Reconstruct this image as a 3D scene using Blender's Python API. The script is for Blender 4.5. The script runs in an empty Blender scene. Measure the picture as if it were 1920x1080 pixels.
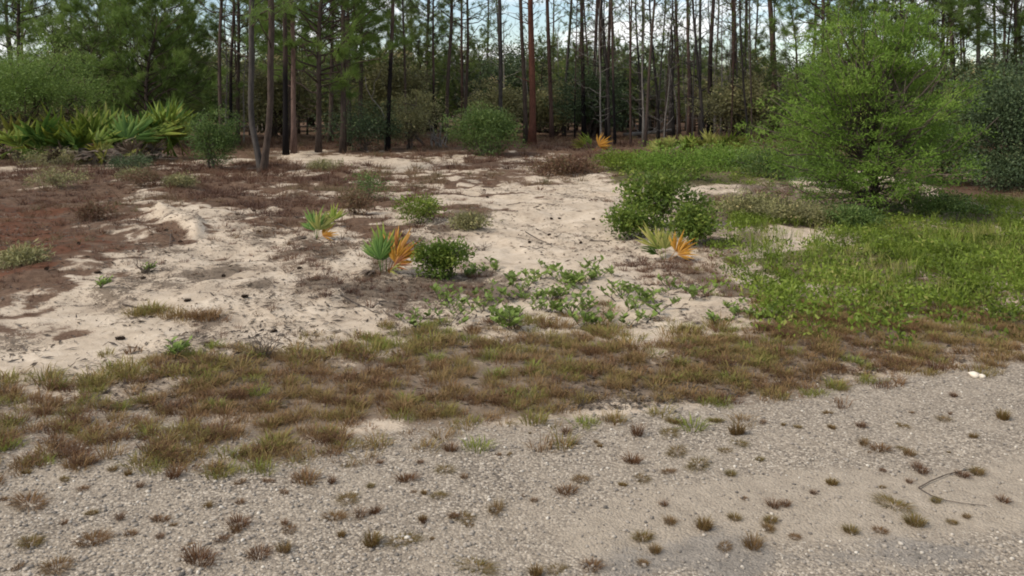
import bpy, math
import numpy as np

# ------------------------------------------------------------------ camera, sky, sun, exposure
S = bpy.context.scene
C = S.collection
FPX, HOR, CAMH = 1663.0, 190.0, 1.6          # focal length in photo pixels, horizon row, eye height
cam_d = bpy.data.cameras.new('camera')
cam_d.sensor_width = 36.0
cam_d.lens = 36.0 * FPX / 1920.0
cam_d.shift_y = -(540.0 - HOR) / 1920.0
cam_d.clip_start = 0.05
cam_d.clip_end = 2000.0
cam = bpy.data.objects.new('camera', cam_d)
C.objects.link(cam)
cam.location = (0, 0, CAMH)
cam.rotation_euler = (math.radians(90), 0, 0)
S.camera = cam

SUN_ELEV, SUN_AZ = math.radians(44), math.radians(-115)   # azimuth clockwise from +Y: behind and to the left
W = bpy.data.worlds.new('World')
S.world = W
W.use_nodes = True
nt = W.node_tree
nt.nodes.clear()
def wn(t, **k):
    n = nt.nodes.new(t)
    for a, b in k.items():
        setattr(n, a, b)
    return n
wl = nt.links.new
sky = wn('ShaderNodeTexSky', sky_type='NISHITA', sun_disc=False)
sky.sun_elevation = SUN_ELEV
sky.sun_rotation = SUN_AZ
sky.air_density = 1.0
sky.dust_density = 0.6
tc = wn('ShaderNodeTexCoord')
sep = wn('ShaderNodeSeparateXYZ')
wl(tc.outputs['Generated'], sep.inputs[0])
zc = wn('ShaderNodeMath', operation='MAXIMUM'); zc.inputs[1].default_value = 0.0
wl(sep.outputs[2], zc.inputs[0])
za = wn('ShaderNodeMath', operation='ADD'); za.inputs[1].default_value = 0.22
wl(zc.outputs[0], za.inputs[0])
dx = wn('ShaderNodeMath', operation='DIVIDE'); wl(sep.outputs[0], dx.inputs[0]); wl(za.outputs[0], dx.inputs[1])
dy = wn('ShaderNodeMath', operation='DIVIDE'); wl(sep.outputs[1], dy.inputs[0]); wl(za.outputs[0], dy.inputs[1])
cmb = wn('ShaderNodeCombineXYZ'); wl(dx.outputs[0], cmb.inputs[0]); wl(dy.outputs[0], cmb.inputs[1])
cn = wn('ShaderNodeTexNoise'); cn.inputs['Scale'].default_value = 1.7; cn.inputs['Detail'].default_value = 7; cn.inputs['Roughness'].default_value = 0.58
wl(cmb.outputs[0], cn.inputs['Vector'])
cr = wn('ShaderNodeValToRGB')
cr.color_ramp.elements[0].position = 0.45; cr.color_ramp.elements[0].color = (0, 0, 0, 1)
cr.color_ramp.elements[1].position = 0.60; cr.color_ramp.elements[1].color = (1, 1, 1, 1)
wl(cn.outputs['Fac'], cr.inputs[0])
cn2 = wn('ShaderNodeTexNoise'); cn2.inputs['Scale'].default_value = 3.5; cn2.inputs['Detail'].default_value = 5
wl(cmb.outputs[0], cn2.inputs['Vector'])
cc = wn('ShaderNodeMix', data_type='RGBA')
cc.inputs['A'].default_value = (5.6, 5.9, 6.4, 1); cc.inputs['B'].default_value = (10.4, 10.1, 9.5, 1)
wl(cn2.outputs['Fac'], cc.inputs['Factor'])
mx = wn('ShaderNodeMix', data_type='RGBA')
wl(cr.outputs[0], mx.inputs['Factor']); wl(sky.outputs[0], mx.inputs['A']); wl(cc.outputs['Result'], mx.inputs['B'])
bg = wn('ShaderNodeBackground'); bg.inputs[1].default_value = 0.07
wl(mx.outputs['Result'], bg.inputs[0])
wo = wn('ShaderNodeOutputWorld'); wl(bg.outputs[0], wo.inputs[0])

sd = bpy.data.lights.new('sun', 'SUN')
sd.energy = 1.5
sd.angle = math.radians(10)
sd.color = (1.0, 0.92, 0.80)
sun = bpy.data.objects.new('sun', sd)
C.objects.link(sun)
sun.rotation_euler = (math.radians(90) - SUN_ELEV, 0, math.pi - SUN_AZ)

S.view_settings.view_transform = 'Standard'
S.view_settings.look = 'None'
S.view_settings.exposure = 1.2
S.view_settings.gamma = 1.0
S.view_settings.use_curve_mapping = False
S.render.engine = 'CYCLES'
S.cycles.use_denoising = True
S.cycles.max_bounces = 6
S.cycles.diffuse_bounces = 3
S.cycles.transmission_bounces = 3
S.cycles.glossy_bounces = 1
S.cycles.caustics_reflective = False
S.cycles.caustics_refractive = False
S.cycles.pixel_filter_type = 'BLACKMAN_HARRIS'
S.cycles.filter_width = 1.9          # the photograph is soft

rng = np.random.default_rng(11)

# ------------------------------------------------------------------ noise, layout helpers
def _hash(ix, iy, seed):
    h = (ix.astype(np.int64) * 374761393 + iy.astype(np.int64) * 668265263 + seed * 1442695041) & 0xFFFFFFFF
    h = ((h ^ (h >> 13)) * 1274126177) & 0xFFFFFFFF
    return ((h ^ (h >> 16)) & 0xFFFF) / 65535.0
def vnoise(x, y, seed=0):
    x = np.asarray(x, float); y = np.asarray(y, float)
    ix = np.floor(x); iy = np.floor(y)
    fx = x - ix; fy = y - iy
    fx = fx * fx * (3 - 2 * fx); fy = fy * fy * (3 - 2 * fy)
    a = _hash(ix, iy, seed); b = _hash(ix + 1, iy, seed); c = _hash(ix, iy + 1, seed); d = _hash(ix + 1, iy + 1, seed)
    return (a * (1 - fx) + b * fx) * (1 - fy) + (c * (1 - fx) + d * fx) * fy
def fbm(x, y, seed=0, o=4):
    s = 0; a = 0.5; t = 0
    for i in range(o):
        s = s + a * vnoise(x * 2 ** i, y * 2 ** i, seed + i * 17); t += a; a *= 0.5
    return s / t
def px_of(X, Y):
    return 960 + FPX * X / Y, HOR + FPX * CAMH / Y
def poly_sd(px, py, poly, ky=2.0):
    """signed distance (inside positive) to an outline on the ground plan"""
    P = np.array(poly, float)
    x = px; y = py * ky
    d2 = np.full(np.shape(px), 1e18); ins = np.zeros(np.shape(px), bool)
    n = len(P)
    for i in range(n):
        ax, ay = P[i][0], P[i][1] * ky
        bx_, by_ = P[(i + 1) % n][0], P[(i + 1) % n][1] * ky
        ex, ey = bx_ - ax, by_ - ay
        t = np.clip(((x - ax) * ex + (y - ay) * ey) / (ex * ex + ey * ey + 1e-9), 0, 1)
        d2 = np.minimum(d2, (x - ax - t * ex) ** 2 + (y - ay - t * ey) ** 2)
        cond = ((ay > y) != (by_ > y))
        xi = ex * (y - ay) / (by_ - ay if by_ != ay else 1e-9) + ax
        ins ^= cond & (x < xi)
    d = np.sqrt(d2)
    return np.where(ins, d, -d)
def soft(sd_, feather):
    return np.clip(0.5 + sd_ / (2 * feather), 0, 1)

P_BAND = [(-900, 700), (0, 700), (150, 695), (240, 688), (330, 676), (480, 668), (560, 655), (700, 645), (830, 628), (960, 645), (1100, 618), (1225, 645),
          (1260, 606), (1400, 598), (1600, 575), (1920, 560), (3000, 520), (3000, 640), (1920, 680), (1750, 702), (1600, 722), (1450, 745), (1300, 770),
          (1150, 790), (1000, 808), (800, 812), (650, 835), (560, 868), (450, 872), (200, 850), (0, 850), (-900, 880)]
P_DENSE = [(330, 676), (480, 668), (560, 655), (700, 645), (830, 628), (960, 645), (1100, 618), (1225, 645), (1260, 606), (1400, 598), (1600, 575),
           (1920, 560), (3000, 520), (3000, 640), (1920, 672), (1750, 690), (1600, 705), (1450, 728), (1300, 750), (1150, 770), (1000, 785), (800, 795), (650, 810),
           (540, 850), (480, 800), (380, 740)]
P_LITTER = [(-900, 300), (0, 305), (480, 305), (700, 325), (830, 345), (800, 380), (690, 395), (560, 382), (400, 395), (280, 392), (330, 455), (250, 482),
            (150, 540), (60, 580), (0, 592), (-900, 640)]
P_RED = [(-900, 385), (0, 388), (110, 385), (190, 400), (210, 440), (180, 480), (90, 500), (0, 500), (-900, 520)]
P_DARK1 = [(540, 495), (620, 480), (700, 490), (790, 500), (880, 520), (900, 545), (800, 560), (740, 590), (690, 560), (600, 545), (550, 530)]
P_DARK2 = [(840, 405), (900, 395), (930, 420), (880, 440), (830, 430)]
P_FOREST = [(-3000, 303), (0, 303), (340, 300), (520, 288), (760, 292), (900, 290), (1060, 296), (1150, 310), (1300, 330), (3000, 330), (3000, 191), (-3000, 191)]
P_GREEN = [(1270, 505), (1330, 455), (1380, 425), (1500, 428), (1700, 400), (1840, 385), (1920, 388), (2400, 380), (2700, 500), (1920, 575), (1600, 585), (1480, 570), (1370, 555), (1310, 530)]
P_GREEN2 = [(1140, 320), (1230, 298), (1420, 290), (1500, 320), (1480, 345), (1330, 342), (1230, 352), (1150, 345)]
P_SHADE = [(1330, 370), (1480, 350), (1720, 365), (1760, 400), (1690, 420), (1500, 428), (1350, 420), (1320, 395)]  # ground below the yellow-green tree, its shade painted into the ground colour
P_GRAVEL = [(-900, 770), (0, 775), (200, 770), (360, 775), (460, 810), (560, 840), (650, 815), (800, 800), (1000, 795), (1150, 775), (1300, 755), (1450, 732), (1600, 705), (1750, 690), (1920, 670), (3000, 620), (3000, 1400), (-900, 1400)]
P_ROADGREY = [(980, 1075), (1080, 1030), (1250, 1020), (1500, 1005), (1700, 1000), (1920, 985), (2400, 950), (2400, 1000), (1920, 1030), (1750, 1040), (1500, 1046), (1300, 1045), (1100, 1060), (1000, 1085)]
P_TAN = [(1000, 990), (1150, 940), (1330, 900), (1480, 870), (1650, 890), (1920, 860), (2400, 840), (2400, 950), (1920, 985), (1600, 1000), (1300, 1018), (1080, 1030)]
P_BANK = [(286, 398), (300, 393), (375, 418), (382, 438), (368, 448), (352, 440), (318, 425), (296, 416)]
P_STREAK = [(520, 296), (640, 292), (760, 300), (820, 312), (760, 318), (640, 310), (540, 306)]
P_SANDGAP = [(1340, 340), (1400, 338), (1450, 350), (1400, 358), (1345, 354)]
P_SANDGAP2 = [(1375, 462), (1420, 456), (1480, 462), (1470, 474), (1400, 476)]
P_SANDBEHIND = [(1130, 380), (1200, 372), (1330, 372), (1350, 400), (1310, 425), (1200, 425), (1130, 415)]

def height(X, Y):
    X = np.asarray(X, float); Y = np.asarray(Y, float)
    Ys = np.maximum(Y, 1.0)
    px, py = px_of(X, Ys)
    rough = np.clip((Ys - 5.0) / 4.0, 0, 1)                 # the graded shoulder is smooth, the sand is lumpy
    z = (fbm(X * 0.35, Y * 0.35, 3, 3) - 0.5) * 0.16 * rough
    z = z + (fbm(X * 1.6, Y * 1.6, 5, 3) - 0.5) * 0.13 * np.clip((Ys - 4.2) / 3, 0.12, 1)
    z = z + (fbm(X * 6.0, Y * 6.0, 9, 2) - 0.5) * 0.055 * np.clip((Ys - 4.4) / 3, 0.15, 1)
    z = z + np.where(Y < 30, 0.11 * soft(poly_sd(px, py, P_BANK), 9) ** 1.2, 0)          # undercut sand bank
    z = z - 0.05 * np.clip((4.2 - Ys) / 1.5, 0, 1)
    return z
def at(px, py):
    """ground point seen at a photo pixel"""
    z = 0.0
    for _ in range(4):
        Y = FPX * (CAMH - z) / (py - HOR)
        X = (px - 960) * Y / FPX
        z = float(height(X, Y))
    return np.array([X, Y, z])

# ------------------------------------------------------------------ mesh helpers
class Geo:
    def __init__(self):
        self.v = []; self.t = []; self.a = []; self.n = 0
    def add(self, v, t, tint=0.5):
        v = np.asarray(v, float); t = np.asarray(t, int)
        self.v.append(v); self.t.append(t + self.n)
        self.a.append(np.broadcast_to(np.asarray(tint, float), (len(v),)).copy())
        self.n += len(v)
        return self
    def mesh(self, name, mat, smooth=False):
        v = np.concatenate(self.v); t = np.concatenate(self.t); a = np.concatenate(self.a)
        me = bpy.data.meshes.new(name)
        me.vertices.add(len(v)); me.vertices.foreach_set('co', v.astype(np.float32).ravel())
        me.loops.add(len(t) * 3); me.loops.foreach_set('vertex_index', t.astype(np.int32).ravel())
        me.polygons.add(len(t))
        me.polygons.foreach_set('loop_start', np.arange(0, len(t) * 3, 3, dtype=np.int32))
        if smooth:
            me.polygons.foreach_set('use_smooth', np.ones(len(t), bool))
        at_ = me.attributes.new('tint', 'FLOAT', 'POINT')
        at_.data.foreach_set('value', a.astype(np.float32))
        me.materials.append(mat)
        me.update(calc_edges=True)
        return me
def nrm(v):
    return v / (np.linalg.norm(v, axis=-1, keepdims=True) + 1e-9)
def frames(fwd, up):
    """rotation matrices whose x axis is fwd and z axis is near up"""
    x = nrm(fwd); y = nrm(np.cross(up, x)); z = np.cross(x, y)
    return np.stack([x, y, z], axis=-1)
def rotz(a):
    c, s = np.cos(a), np.sin(a); o = np.zeros_like(a); l = np.ones_like(a)
    return np.stack([np.stack([c, -s, o], -1), np.stack([s, c, o], -1), np.stack([o, o, l], -1)], -2)
def scatter(geo, tv, tt, R, sc, pos, tint, tpl_tint=None):
    n, k = len(pos), len(tv)
    sc = np.asarray(sc, float)
    if sc.ndim == 1:
        sc = np.repeat(sc[:, None], 3, 1)
    V = np.einsum('nij,nkj->nki', R, tv[None] * sc[:, None, :]) + pos[:, None, :]
    T = tt[None] + (np.arange(n) * k)[:, None, None]
    a = np.repeat(np.asarray(tint, float)[:, None], k, 1)
    if tpl_tint is not None:
        a = a + tpl_tint[None]
    geo.add(V.reshape(-1, 3), T.reshape(-1, 3), a.ravel())
def tube(path, rad, sides=7, wob=0.0, r=None):
    path = np.asarray(path, float); rad = np.asarray(rad, float)
    n = len(path)
    tg = np.gradient(path, axis=0); tg = nrm(tg)
    ref = np.array([1.0, 0.13, 0.07]) if abs(tg[0][0]) < 0.8 else np.array([0.1, 0.2, 1.0])
    u = nrm(np.cross(tg, ref)); w = np.cross(tg, u)
    an = np.linspace(0, 2 * math.pi, sides, endpoint=False)
    rr = np.repeat(rad[:, None], sides, 1)
    if wob and r is not None:
        rr = rr * (1 + wob * (r.random((n, sides)) - 0.5) * 2)
    V = path[:, None, :] + rr[..., None] * (np.cos(an)[None, :, None] * u[:, None, :] + np.sin(an)[None, :, None] * w[:, None, :])
    V = V.reshape(-1, 3)
    T = []
    for i in range(n - 1):
        for j in range(sides):
            a = i * sides + j; b = i * sides + (j + 1) % sides
            T += [(a, b, b + sides), (a, b + sides, a + sides)]
    V = np.vstack([V, path[0], path[-1]])
    for j in range(sides):
        T.append((len(V) - 2, (j + 1) % sides, j)); T.append((len(V) - 1, (n - 1) * sides + j, (n - 1) * sides + (j + 1) % sides))
    return V, np.array(T)

def thing(name, label, cat, loc, rz=0.0, sc=1.0, group=None):
    o = bpy.data.objects.new(name, None)
    C.objects.link(o)
    o.empty_display_size = 0.1
    o.location = loc; o.rotation_euler = (0, 0, rz)
    o.scale = (sc, sc, sc) if np.isscalar(sc) else sc
    o['label'] = label; o['category'] = cat
    if group: o['group'] = group
    return o
def part(name, me, parent, loc=None, rot=None, sc=None):
    o = bpy.data.objects.new(name, me)
    C.objects.link(o)
    o.parent = parent
    if loc is not None: o.location = loc
    if rot is not None: o.rotation_euler = rot
    if sc is not None: o.scale = (sc, sc, sc) if np.isscalar(sc) else sc
    return o
def single(name, me, label, cat, loc, rz=0.0, sc=1.0, group=None):
    o = part(name, me, None, loc, (0, 0, rz), sc)
    o['label'] = label; o['category'] = cat
    if group: o['group'] = group
    return o
def stuff(name, me, label, cat):
    o = part(name, me, None)
    o['kind'] = 'stuff'; o['label'] = label; o['category'] = cat
    return o

# ------------------------------------------------------------------ materials
def mat_base(name):
    m = bpy.data.materials.new(name); m.use_nodes = True
    n = m.node_tree; n.nodes.clear()
    return m, n
def lk(n, a, b): n.links.new(a, b)
def ramp(n, stops):
    r = n.nodes.new('ShaderNodeValToRGB')
    e = r.color_ramp.elements
    while len(e) < len(stops): e.new(0.5)
    for i, (p, c) in enumerate(stops):
        e[i].position = p; e[i].color = (*c, 1)
    return r
def noise(n, scale, detail=3, rough=0.5, vec=None, dim='3D'):
    t = n.nodes.new('ShaderNodeTexNoise'); t.noise_dimensions = dim
    t.inputs['Scale'].default_value = scale; t.inputs['Detail'].default_value = detail; t.inputs['Roughness'].default_value = rough
    if vec is not None: lk(n, vec, t.inputs['Vector'])
    return t
def mixc(n, fac, a, b):
    m = n.nodes.new('ShaderNodeMix'); m.data_type = 'RGBA'
    for s, k in ((fac, 'Factor'), (a, 'A'), (b, 'B')):
        if isinstance(s, (int, float)): m.inputs[k].default_value = s
        elif isinstance(s, tuple): m.inputs[k].default_value = (*s, 1)
        else: lk(n, s, m.inputs[k])
    return m.outputs['Result']
def mth(n, op, a, b=None, c=None):
    m = n.nodes.new('ShaderNodeMath'); m.operation = op
    for i, s in enumerate((a, b, c)):
        if s is None: continue
        if isinstance(s, (int, float)): m.inputs[i].default_value = s
        else: lk(n, s, m.inputs[i])
    return m.outputs[0]
def attr(n, name):
    a = n.nodes.new('ShaderNodeAttribute'); a.attribute_name = name
    return a.outputs['Fac']
def leaf_mat(name, stops, transl=0.3, gloss=0.25, objvar=0.12, rough=0.55):
    m, n = mat_base(name)
    oi = n.nodes.new('ShaderNodeObjectInfo')
    v = mth(n, 'MULTIPLY_ADD', oi.outputs['Random'], objvar, -objvar / 2)
    f = mth(n, 'ADD', attr(n, 'tint'), v)
    r = ramp(n, stops); lk(n, f, r.inputs[0])
    p = n.nodes.new('ShaderNodeBsdfPrincipled')
    lk(n, r.outputs[0], p.inputs['Base Color'])
    p.inputs['Roughness'].default_value = rough
    p.inputs['Specular IOR Level'].default_value = gloss
    t = n.nodes.new('ShaderNodeBsdfTranslucent'); lk(n, r.outputs[0], t.inputs[0])
    s = n.nodes.new('ShaderNodeMixShader'); s.inputs[0].default_value = transl
    lk(n, p.outputs[0], s.inputs[1]); lk(n, t.outputs[0], s.inputs[2])
    o = n.nodes.new('ShaderNodeOutputMaterial'); lk(n, s.outputs[0], o.inputs[0])
    return m
def bark_mat(name, dark, light, char=None, char_h=2.0, zs=0.16):
    m, n = mat_base(name)
    g = n.nodes.new('ShaderNodeTexCoord')
    mp = n.nodes.new('ShaderNodeMapping'); lk(n, g.outputs['Object'], mp.inputs[0])
    mp.inputs['Scale'].default_value = (1, 1, zs * 1.6)
    oi = n.nodes.new('ShaderNodeObjectInfo')
    off = n.nodes.new('ShaderNodeCombineXYZ'); lk(n, mth(n, 'MULTIPLY', oi.outputs['Random'], 37.0), off.inputs[0])
    lk(n, off.outputs[0], mp.inputs['Location'])
    a = noise(n, 22, 5, 0.65, mp.outputs[0])
    b = noise(n, 3.0, 3, 0.5, mp.outputs[0])
    f = mth(n, 'ADD', mth(n, 'MULTIPLY', a.outputs['Fac'], 0.75), mth(n, 'MULTIPLY', b.outputs['Fac'], 0.45))
    r = ramp(n, [(0.38, dark), (0.78, light)]); lk(n, f, r.inputs[0])
    col = r.outputs[0]
    if char:
        sp = n.nodes.new('ShaderNodeSeparateXYZ'); lk(n, g.outputs['Object'], sp.inputs[0])
        h = mth(n, 'ADD', mth(n, 'DIVIDE', sp.outputs[2], char_h), mth(n, 'MULTIPLY', mth(n, 'SUBTRACT', b.outputs['Fac'], 0.5), 1.6))
        mr = n.nodes.new('ShaderNodeMapRange'); mr.inputs[1].default_value = 0.65; mr.inputs[2].default_value = 1.25
        lk(n, h, mr.inputs[0])
        col = mixc(n, mr.outputs[0], char, col)
    p = n.nodes.new('ShaderNodeBsdfPrincipled'); lk(n, col, p.inputs['Base Color'])
    p.inputs['Roughness'].default_value = 0.9; p.inputs['Specular IOR Level'].default_value = 0.15
    bp = n.nodes.new('ShaderNodeBump'); bp.inputs['Strength'].default_value = 0.8; bp.inputs['Distance'].default_value = 0.03
    lk(n, f, bp.inputs['Height']); lk(n, bp.outputs[0], p.inputs['Normal'])
    o = n.nodes.new('ShaderNodeOutputMaterial'); lk(n, p.outputs[0], o.inputs[0])
    return m

M = {}
M['pine'] = leaf_mat('pine_needles', [(0.0, (0.051, 0.067, 0.022)), (0.45, (0.118, 0.161, 0.038)), (0.8, (0.221, 0.283, 0.062)), (1.0, (0.364, 0.357, 0.106))], 0.3)
M['pinebright'] = leaf_mat('bright_pine_needles', [(0.0, (0.061, 0.099, 0.022)), (0.5, (0.145, 0.221, 0.045)), (1.0, (0.260, 0.343, 0.091))], 0.35)
M['drab'] = leaf_mat('drab_understory_leaves', [(0.0, (0.082, 0.082, 0.041)), (0.45, (0.210, 0.197, 0.088)), (0.8, (0.322, 0.311, 0.128)), (1.0, (0.508, 0.406, 0.203))], 0.25)
M['oak'] = leaf_mat('oak_leaves', [(0.0, (0.039, 0.063, 0.018)), (0.5, (0.098, 0.156, 0.039)), (0.85, (0.156, 0.223, 0.056)), (1.0, (0.253, 0.267, 0.089))], 0.3)
M['darkoak'] = leaf_mat('dark_oak_leaves', [(0.0, (0.029, 0.045, 0.022)), (0.6, (0.073, 0.107, 0.045)), (1.0, (0.146, 0.179, 0.073))], 0.22)
M['lime'] = leaf_mat('fresh_green_leaves', [(0.0, (0.060, 0.110, 0.022)), (0.4, (0.138, 0.224, 0.036)), (0.8, (0.221, 0.327, 0.058)), (1.0, (0.335, 0.373, 0.102))], 0.38, 0.12)
M['shiny'] = leaf_mat('glossy_shrub_leaves', [(0.0, (0.050, 0.081, 0.017)), (0.5, (0.119, 0.176, 0.030)), (1.0, (0.220, 0.256, 0.046))], 0.32, 0.15, rough=0.5)
M['weed'] = leaf_mat('seedling_leaves', [(0.0, (0.084, 0.101, 0.030)), (0.4, (0.154, 0.220, 0.048)), (0.8, (0.237, 0.321, 0.071)), (1.0, (0.309, 0.285, 0.106))], 0.4)
M['cover'] = leaf_mat('ground_cover_leaves', [(0.0, (0.064, 0.081, 0.015)), (0.4, (0.136, 0.189, 0.023)), (0.75, (0.213, 0.281, 0.038)), (1.0, (0.335, 0.313, 0.092))], 0.38)
M['grass'] = leaf_mat('mat_grass_blades', [(0.0, (0.123, 0.063, 0.035)), (0.25, (0.229, 0.132, 0.066)), (0.5, (0.266, 0.180, 0.076)), (0.75, (0.218, 0.190, 0.054)), (1.0, (0.202, 0.237, 0.048))], 0.3, 0.12)
M['tuft'] = leaf_mat('tuft_blades', [(0.0, (0.093, 0.045, 0.024)), (0.25, (0.173, 0.093, 0.045)), (0.5, (0.201, 0.128, 0.051)), (0.75, (0.165, 0.133, 0.036)), (1.0, (0.152, 0.167, 0.033))], 0.3, 0.12)
M['dry'] = leaf_mat('dry_grass_blades', [(0.0, (0.076, 0.038, 0.025)), (0.3, (0.145, 0.072, 0.043)), (0.6, (0.187, 0.119, 0.068)), (0.85, (0.145, 0.119, 0.055)), (1.0, (0.085, 0.102, 0.034))], 0.25)
M['litter'] = leaf_mat('plant_litter', [(0.0, (0.045, 0.034, 0.026)), (0.5, (0.11, 0.08, 0.055)), (1.0, (0.24, 0.18, 0.12))], 0.05)
M['palm_green'] = leaf_mat('palmetto_green', [(0.0, (0.095, 0.136, 0.024)), (0.5, (0.200, 0.271, 0.042)), (1.0, (0.377, 0.380, 0.066))], 0.35, 0.15, 0.3)
M['palm_blue'] = leaf_mat('palmetto_deep_green', [(0.0, (0.048, 0.101, 0.021)), (0.5, (0.098, 0.180, 0.035)), (1.0, (0.176, 0.245, 0.050))], 0.3, 0.15, 0.2)
M['palm_yellow'] = leaf_mat('palmetto_yellow_green', [(0.0, (0.12, 0.13, 0.025)), (0.5, (0.24, 0.25, 0.05)), (1.0, (0.40, 0.36, 0.10))], 0.4, 0.3, 0.25)
M['palm_orange'] = leaf_mat('palmetto_orange', [(0.0, (0.340, 0.135, 0.020)), (0.5, (0.561, 0.270, 0.030)), (1.0, (0.637, 0.378, 0.070))], 0.45, 0.25, 0.1)
M['palm_rust'] = leaf_mat('palmetto_rust', [(0.0, (0.17, 0.055, 0.02)), (0.5, (0.38, 0.14, 0.03)), (1.0, (0.52, 0.27, 0.06))], 0.35, 0.25, 0.1)
M['palm_dead'] = leaf_mat('palmetto_dead', [(0.0, (0.057, 0.039, 0.029)), (0.5, (0.143, 0.107, 0.079)), (1.0, (0.271, 0.221, 0.171))], 0.2, 0.2, 0.5)
M['bark'] = bark_mat('pine_bark', (0.028, 0.021, 0.017), (0.099, 0.071, 0.056))
M['barkgrey'] = bark_mat('grey_bark', (0.027, 0.024, 0.022), (0.086, 0.074, 0.065))
M['barkred'] = bark_mat('red_bark', (0.028, 0.015, 0.014), (0.102, 0.064, 0.048))
M['barkrust'] = bark_mat('rust_red_bark', (0.043, 0.017, 0.012), (0.162, 0.068, 0.044))
M['barkpink'] = bark_mat('pink_bark', (0.070, 0.044, 0.036), (0.198, 0.129, 0.104))
M['barkchar'] = bark_mat('charred_bark', (0.037, 0.027, 0.022), (0.112, 0.075, 0.060), (0.009, 0.007, 0.007), 3.2)
M['snag'] = bark_mat('dead_wood', (0.081, 0.073, 0.065), (0.275, 0.243, 0.211))
M['snagdark'] = bark_mat('burnt_dead_wood', (0.011, 0.010, 0.010), (0.056, 0.046, 0.040))
M['cone'] = bark_mat('pine_cone_scales', (0.018, 0.012, 0.009), (0.07, 0.045, 0.03), zs=1)
M['twig'] = bark_mat('twig_bark', (0.05, 0.038, 0.03), (0.16, 0.125, 0.10), zs=1)

# ------------------------------------------------------------------ ground
def axis(a0, s0, amax, g):
    out = [a0]; s = s0
    while out[-1] < amax:
        out.append(out[-1] + s); s = max(s0, s * g)
    return np.array(out)
xr = [0.0]; s = 0.042
while xr[-1] < 260:
    xr.append(xr[-1] + s)
    if xr[-1] > 5.5: s *= 1.045
xr = np.array(xr); gx = np.concatenate([-xr[:0:-1], xr])
gy = [-30.0, -12.0, -4.0, 0.0, 1.2, 2.0, 2.4]
while gy[-1] < 420:
    gy.append(gy[-1] + max(0.026, 0.0085 * gy[-1]) if gy[-1] < 30 else gy[-1] * 1.05)
gy = np.array(gy)
GX, GY = np.meshgrid(gx, gy)
GZ = height(GX, GY)
GZ = np.where(GY < 2, 0.0 + GZ * 0 - 0.05, GZ)
nx, ny = len(gx), len(gy)
V = np.stack([GX, GY, GZ], -1).reshape(-1, 3)
idx = np.arange(nx * ny).reshape(ny, nx)
a, b, c, d = idx[:-1, :-1].ravel(), idx[:-1, 1:].ravel(), idx[1:, 1:].ravel(), idx[1:, :-1].ravel()
Q = np.stack([a, b, c, d], -1)
me = bpy.data.meshes.new('ground')
me.vertices.add(len(V)); me.vertices.foreach_set('co', V.astype(np.float32).ravel())
me.loops.add(len(Q) * 4); me.loops.foreach_set('vertex_index', Q.astype(np.int32).ravel())
me.polygons.add(len(Q)); me.polygons.foreach_set('loop_start', np.arange(0, len(Q) * 4, 4, dtype=np.int32))
me.polygons.foreach_set('use_smooth', np.ones(len(Q), bool))
me.update(calc_edges=True)
gX, gY = V[:, 0], np.maximum(V[:, 1], 1.2)
gpx, gpy = px_of(gX, gY)
wob = (fbm(gX * 1.3, gY * 1.3, 21, 4) - 0.5)
wob2 = (fbm(gX * 5, gY * 5, 31, 3) - 0.5)
def zone(poly, feather, amp=0.0):
    return soft(poly_sd(gpx, gpy, poly) + amp * (wob + 0.6 * wob2) * 2, feather)
m_gravel = zone(P_GRAVEL, 40, 60)
m_soil = np.maximum(zone(P_BAND, 60, 110) * 0.5, zone(P_DENSE, 60, 90) * .82)
m_litter = np.clip(zone(P_LITTER, 70, 210) * 0.85 + zone(P_FOREST, 14, 36), 0, 1)
m_litter = np.clip(m_litter + .62 * zone([(860, 292), (1140, 296), (1160, 335), (1010, 348), (880, 330), (760, 330), (700, 300)], 40, 120), 0, 1)
m_litter = np.clip(m_litter + .9 * zone([(1690, 325), (2600, 320), (2600, 392), (1850, 388), (1770, 365)], 30, 50), 0, 1)
m_litter = np.clip(m_litter + .42 * zone([(420, 380), (860, 350), (900, 420), (780, 440), (640, 470), (470, 450)], 60, 160), 0, 1)
m_litter *= 1 - zone(P_BANK, 8) ; m_litter *= 1 - 0.9 * zone(P_STREAK, 8, 14); m_litter *= 1 - zone(P_SANDGAP, 8, 8)
m_red = zone(P_RED, 80, 160) * 0.85
m_dark = np.clip(zone(P_DARK1, 60, 150) * .7 + zone(P_DARK2, 30, 60) * .8 + zone(P_SHADE, 22, 30) * 0.9, 0, 1)  # last zone paints the tree's shade into the debris mask
# scattered patches of debris on the open sand, thickest left of the path
side = 1 - .8 * soft(poly_sd(gpx, gpy, [(860, 350), (1120, 350), (1180, 480), (1240, 520), (1000, 560), (860, 500), (840, 420)]), 60)
m_dark = np.clip(m_dark + np.clip(fbm(gX * 1.1, gY * 0.6, 51, 5) * 3.2 - 1.4, 0, 1) * 0.48 * side + np.clip(fbm(gX * 3.2, gY * 1.7, 58, 4) * 3.0 - 1.45, 0, 1) * 0.55 * side
                 + np.clip(fbm(gX * 1.3, gY * 0.8, 57, 4) * 2.8 - 1.5, 0, 1) * 0.6, 0, 1) * (1 - m_gravel) * (1 - .75 * zone(P_BAND, 40, 30))
m_green = np.clip(zone([(1400, 480), (1440, 440), (1700, 410), (1900, 395), (2600, 390), (2600, 500), (1920, 565), (1600, 570), (1450, 540)], 70, 130) * .75 + zone(P_GREEN2, 16, 16), 0, 1) * (1 - zone(P_SANDGAP2, 8, 8))
m_tan = zone(P_TAN, 40, 60)
m_asph = zone(P_ROADGREY, 60, 130) * .85
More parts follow.
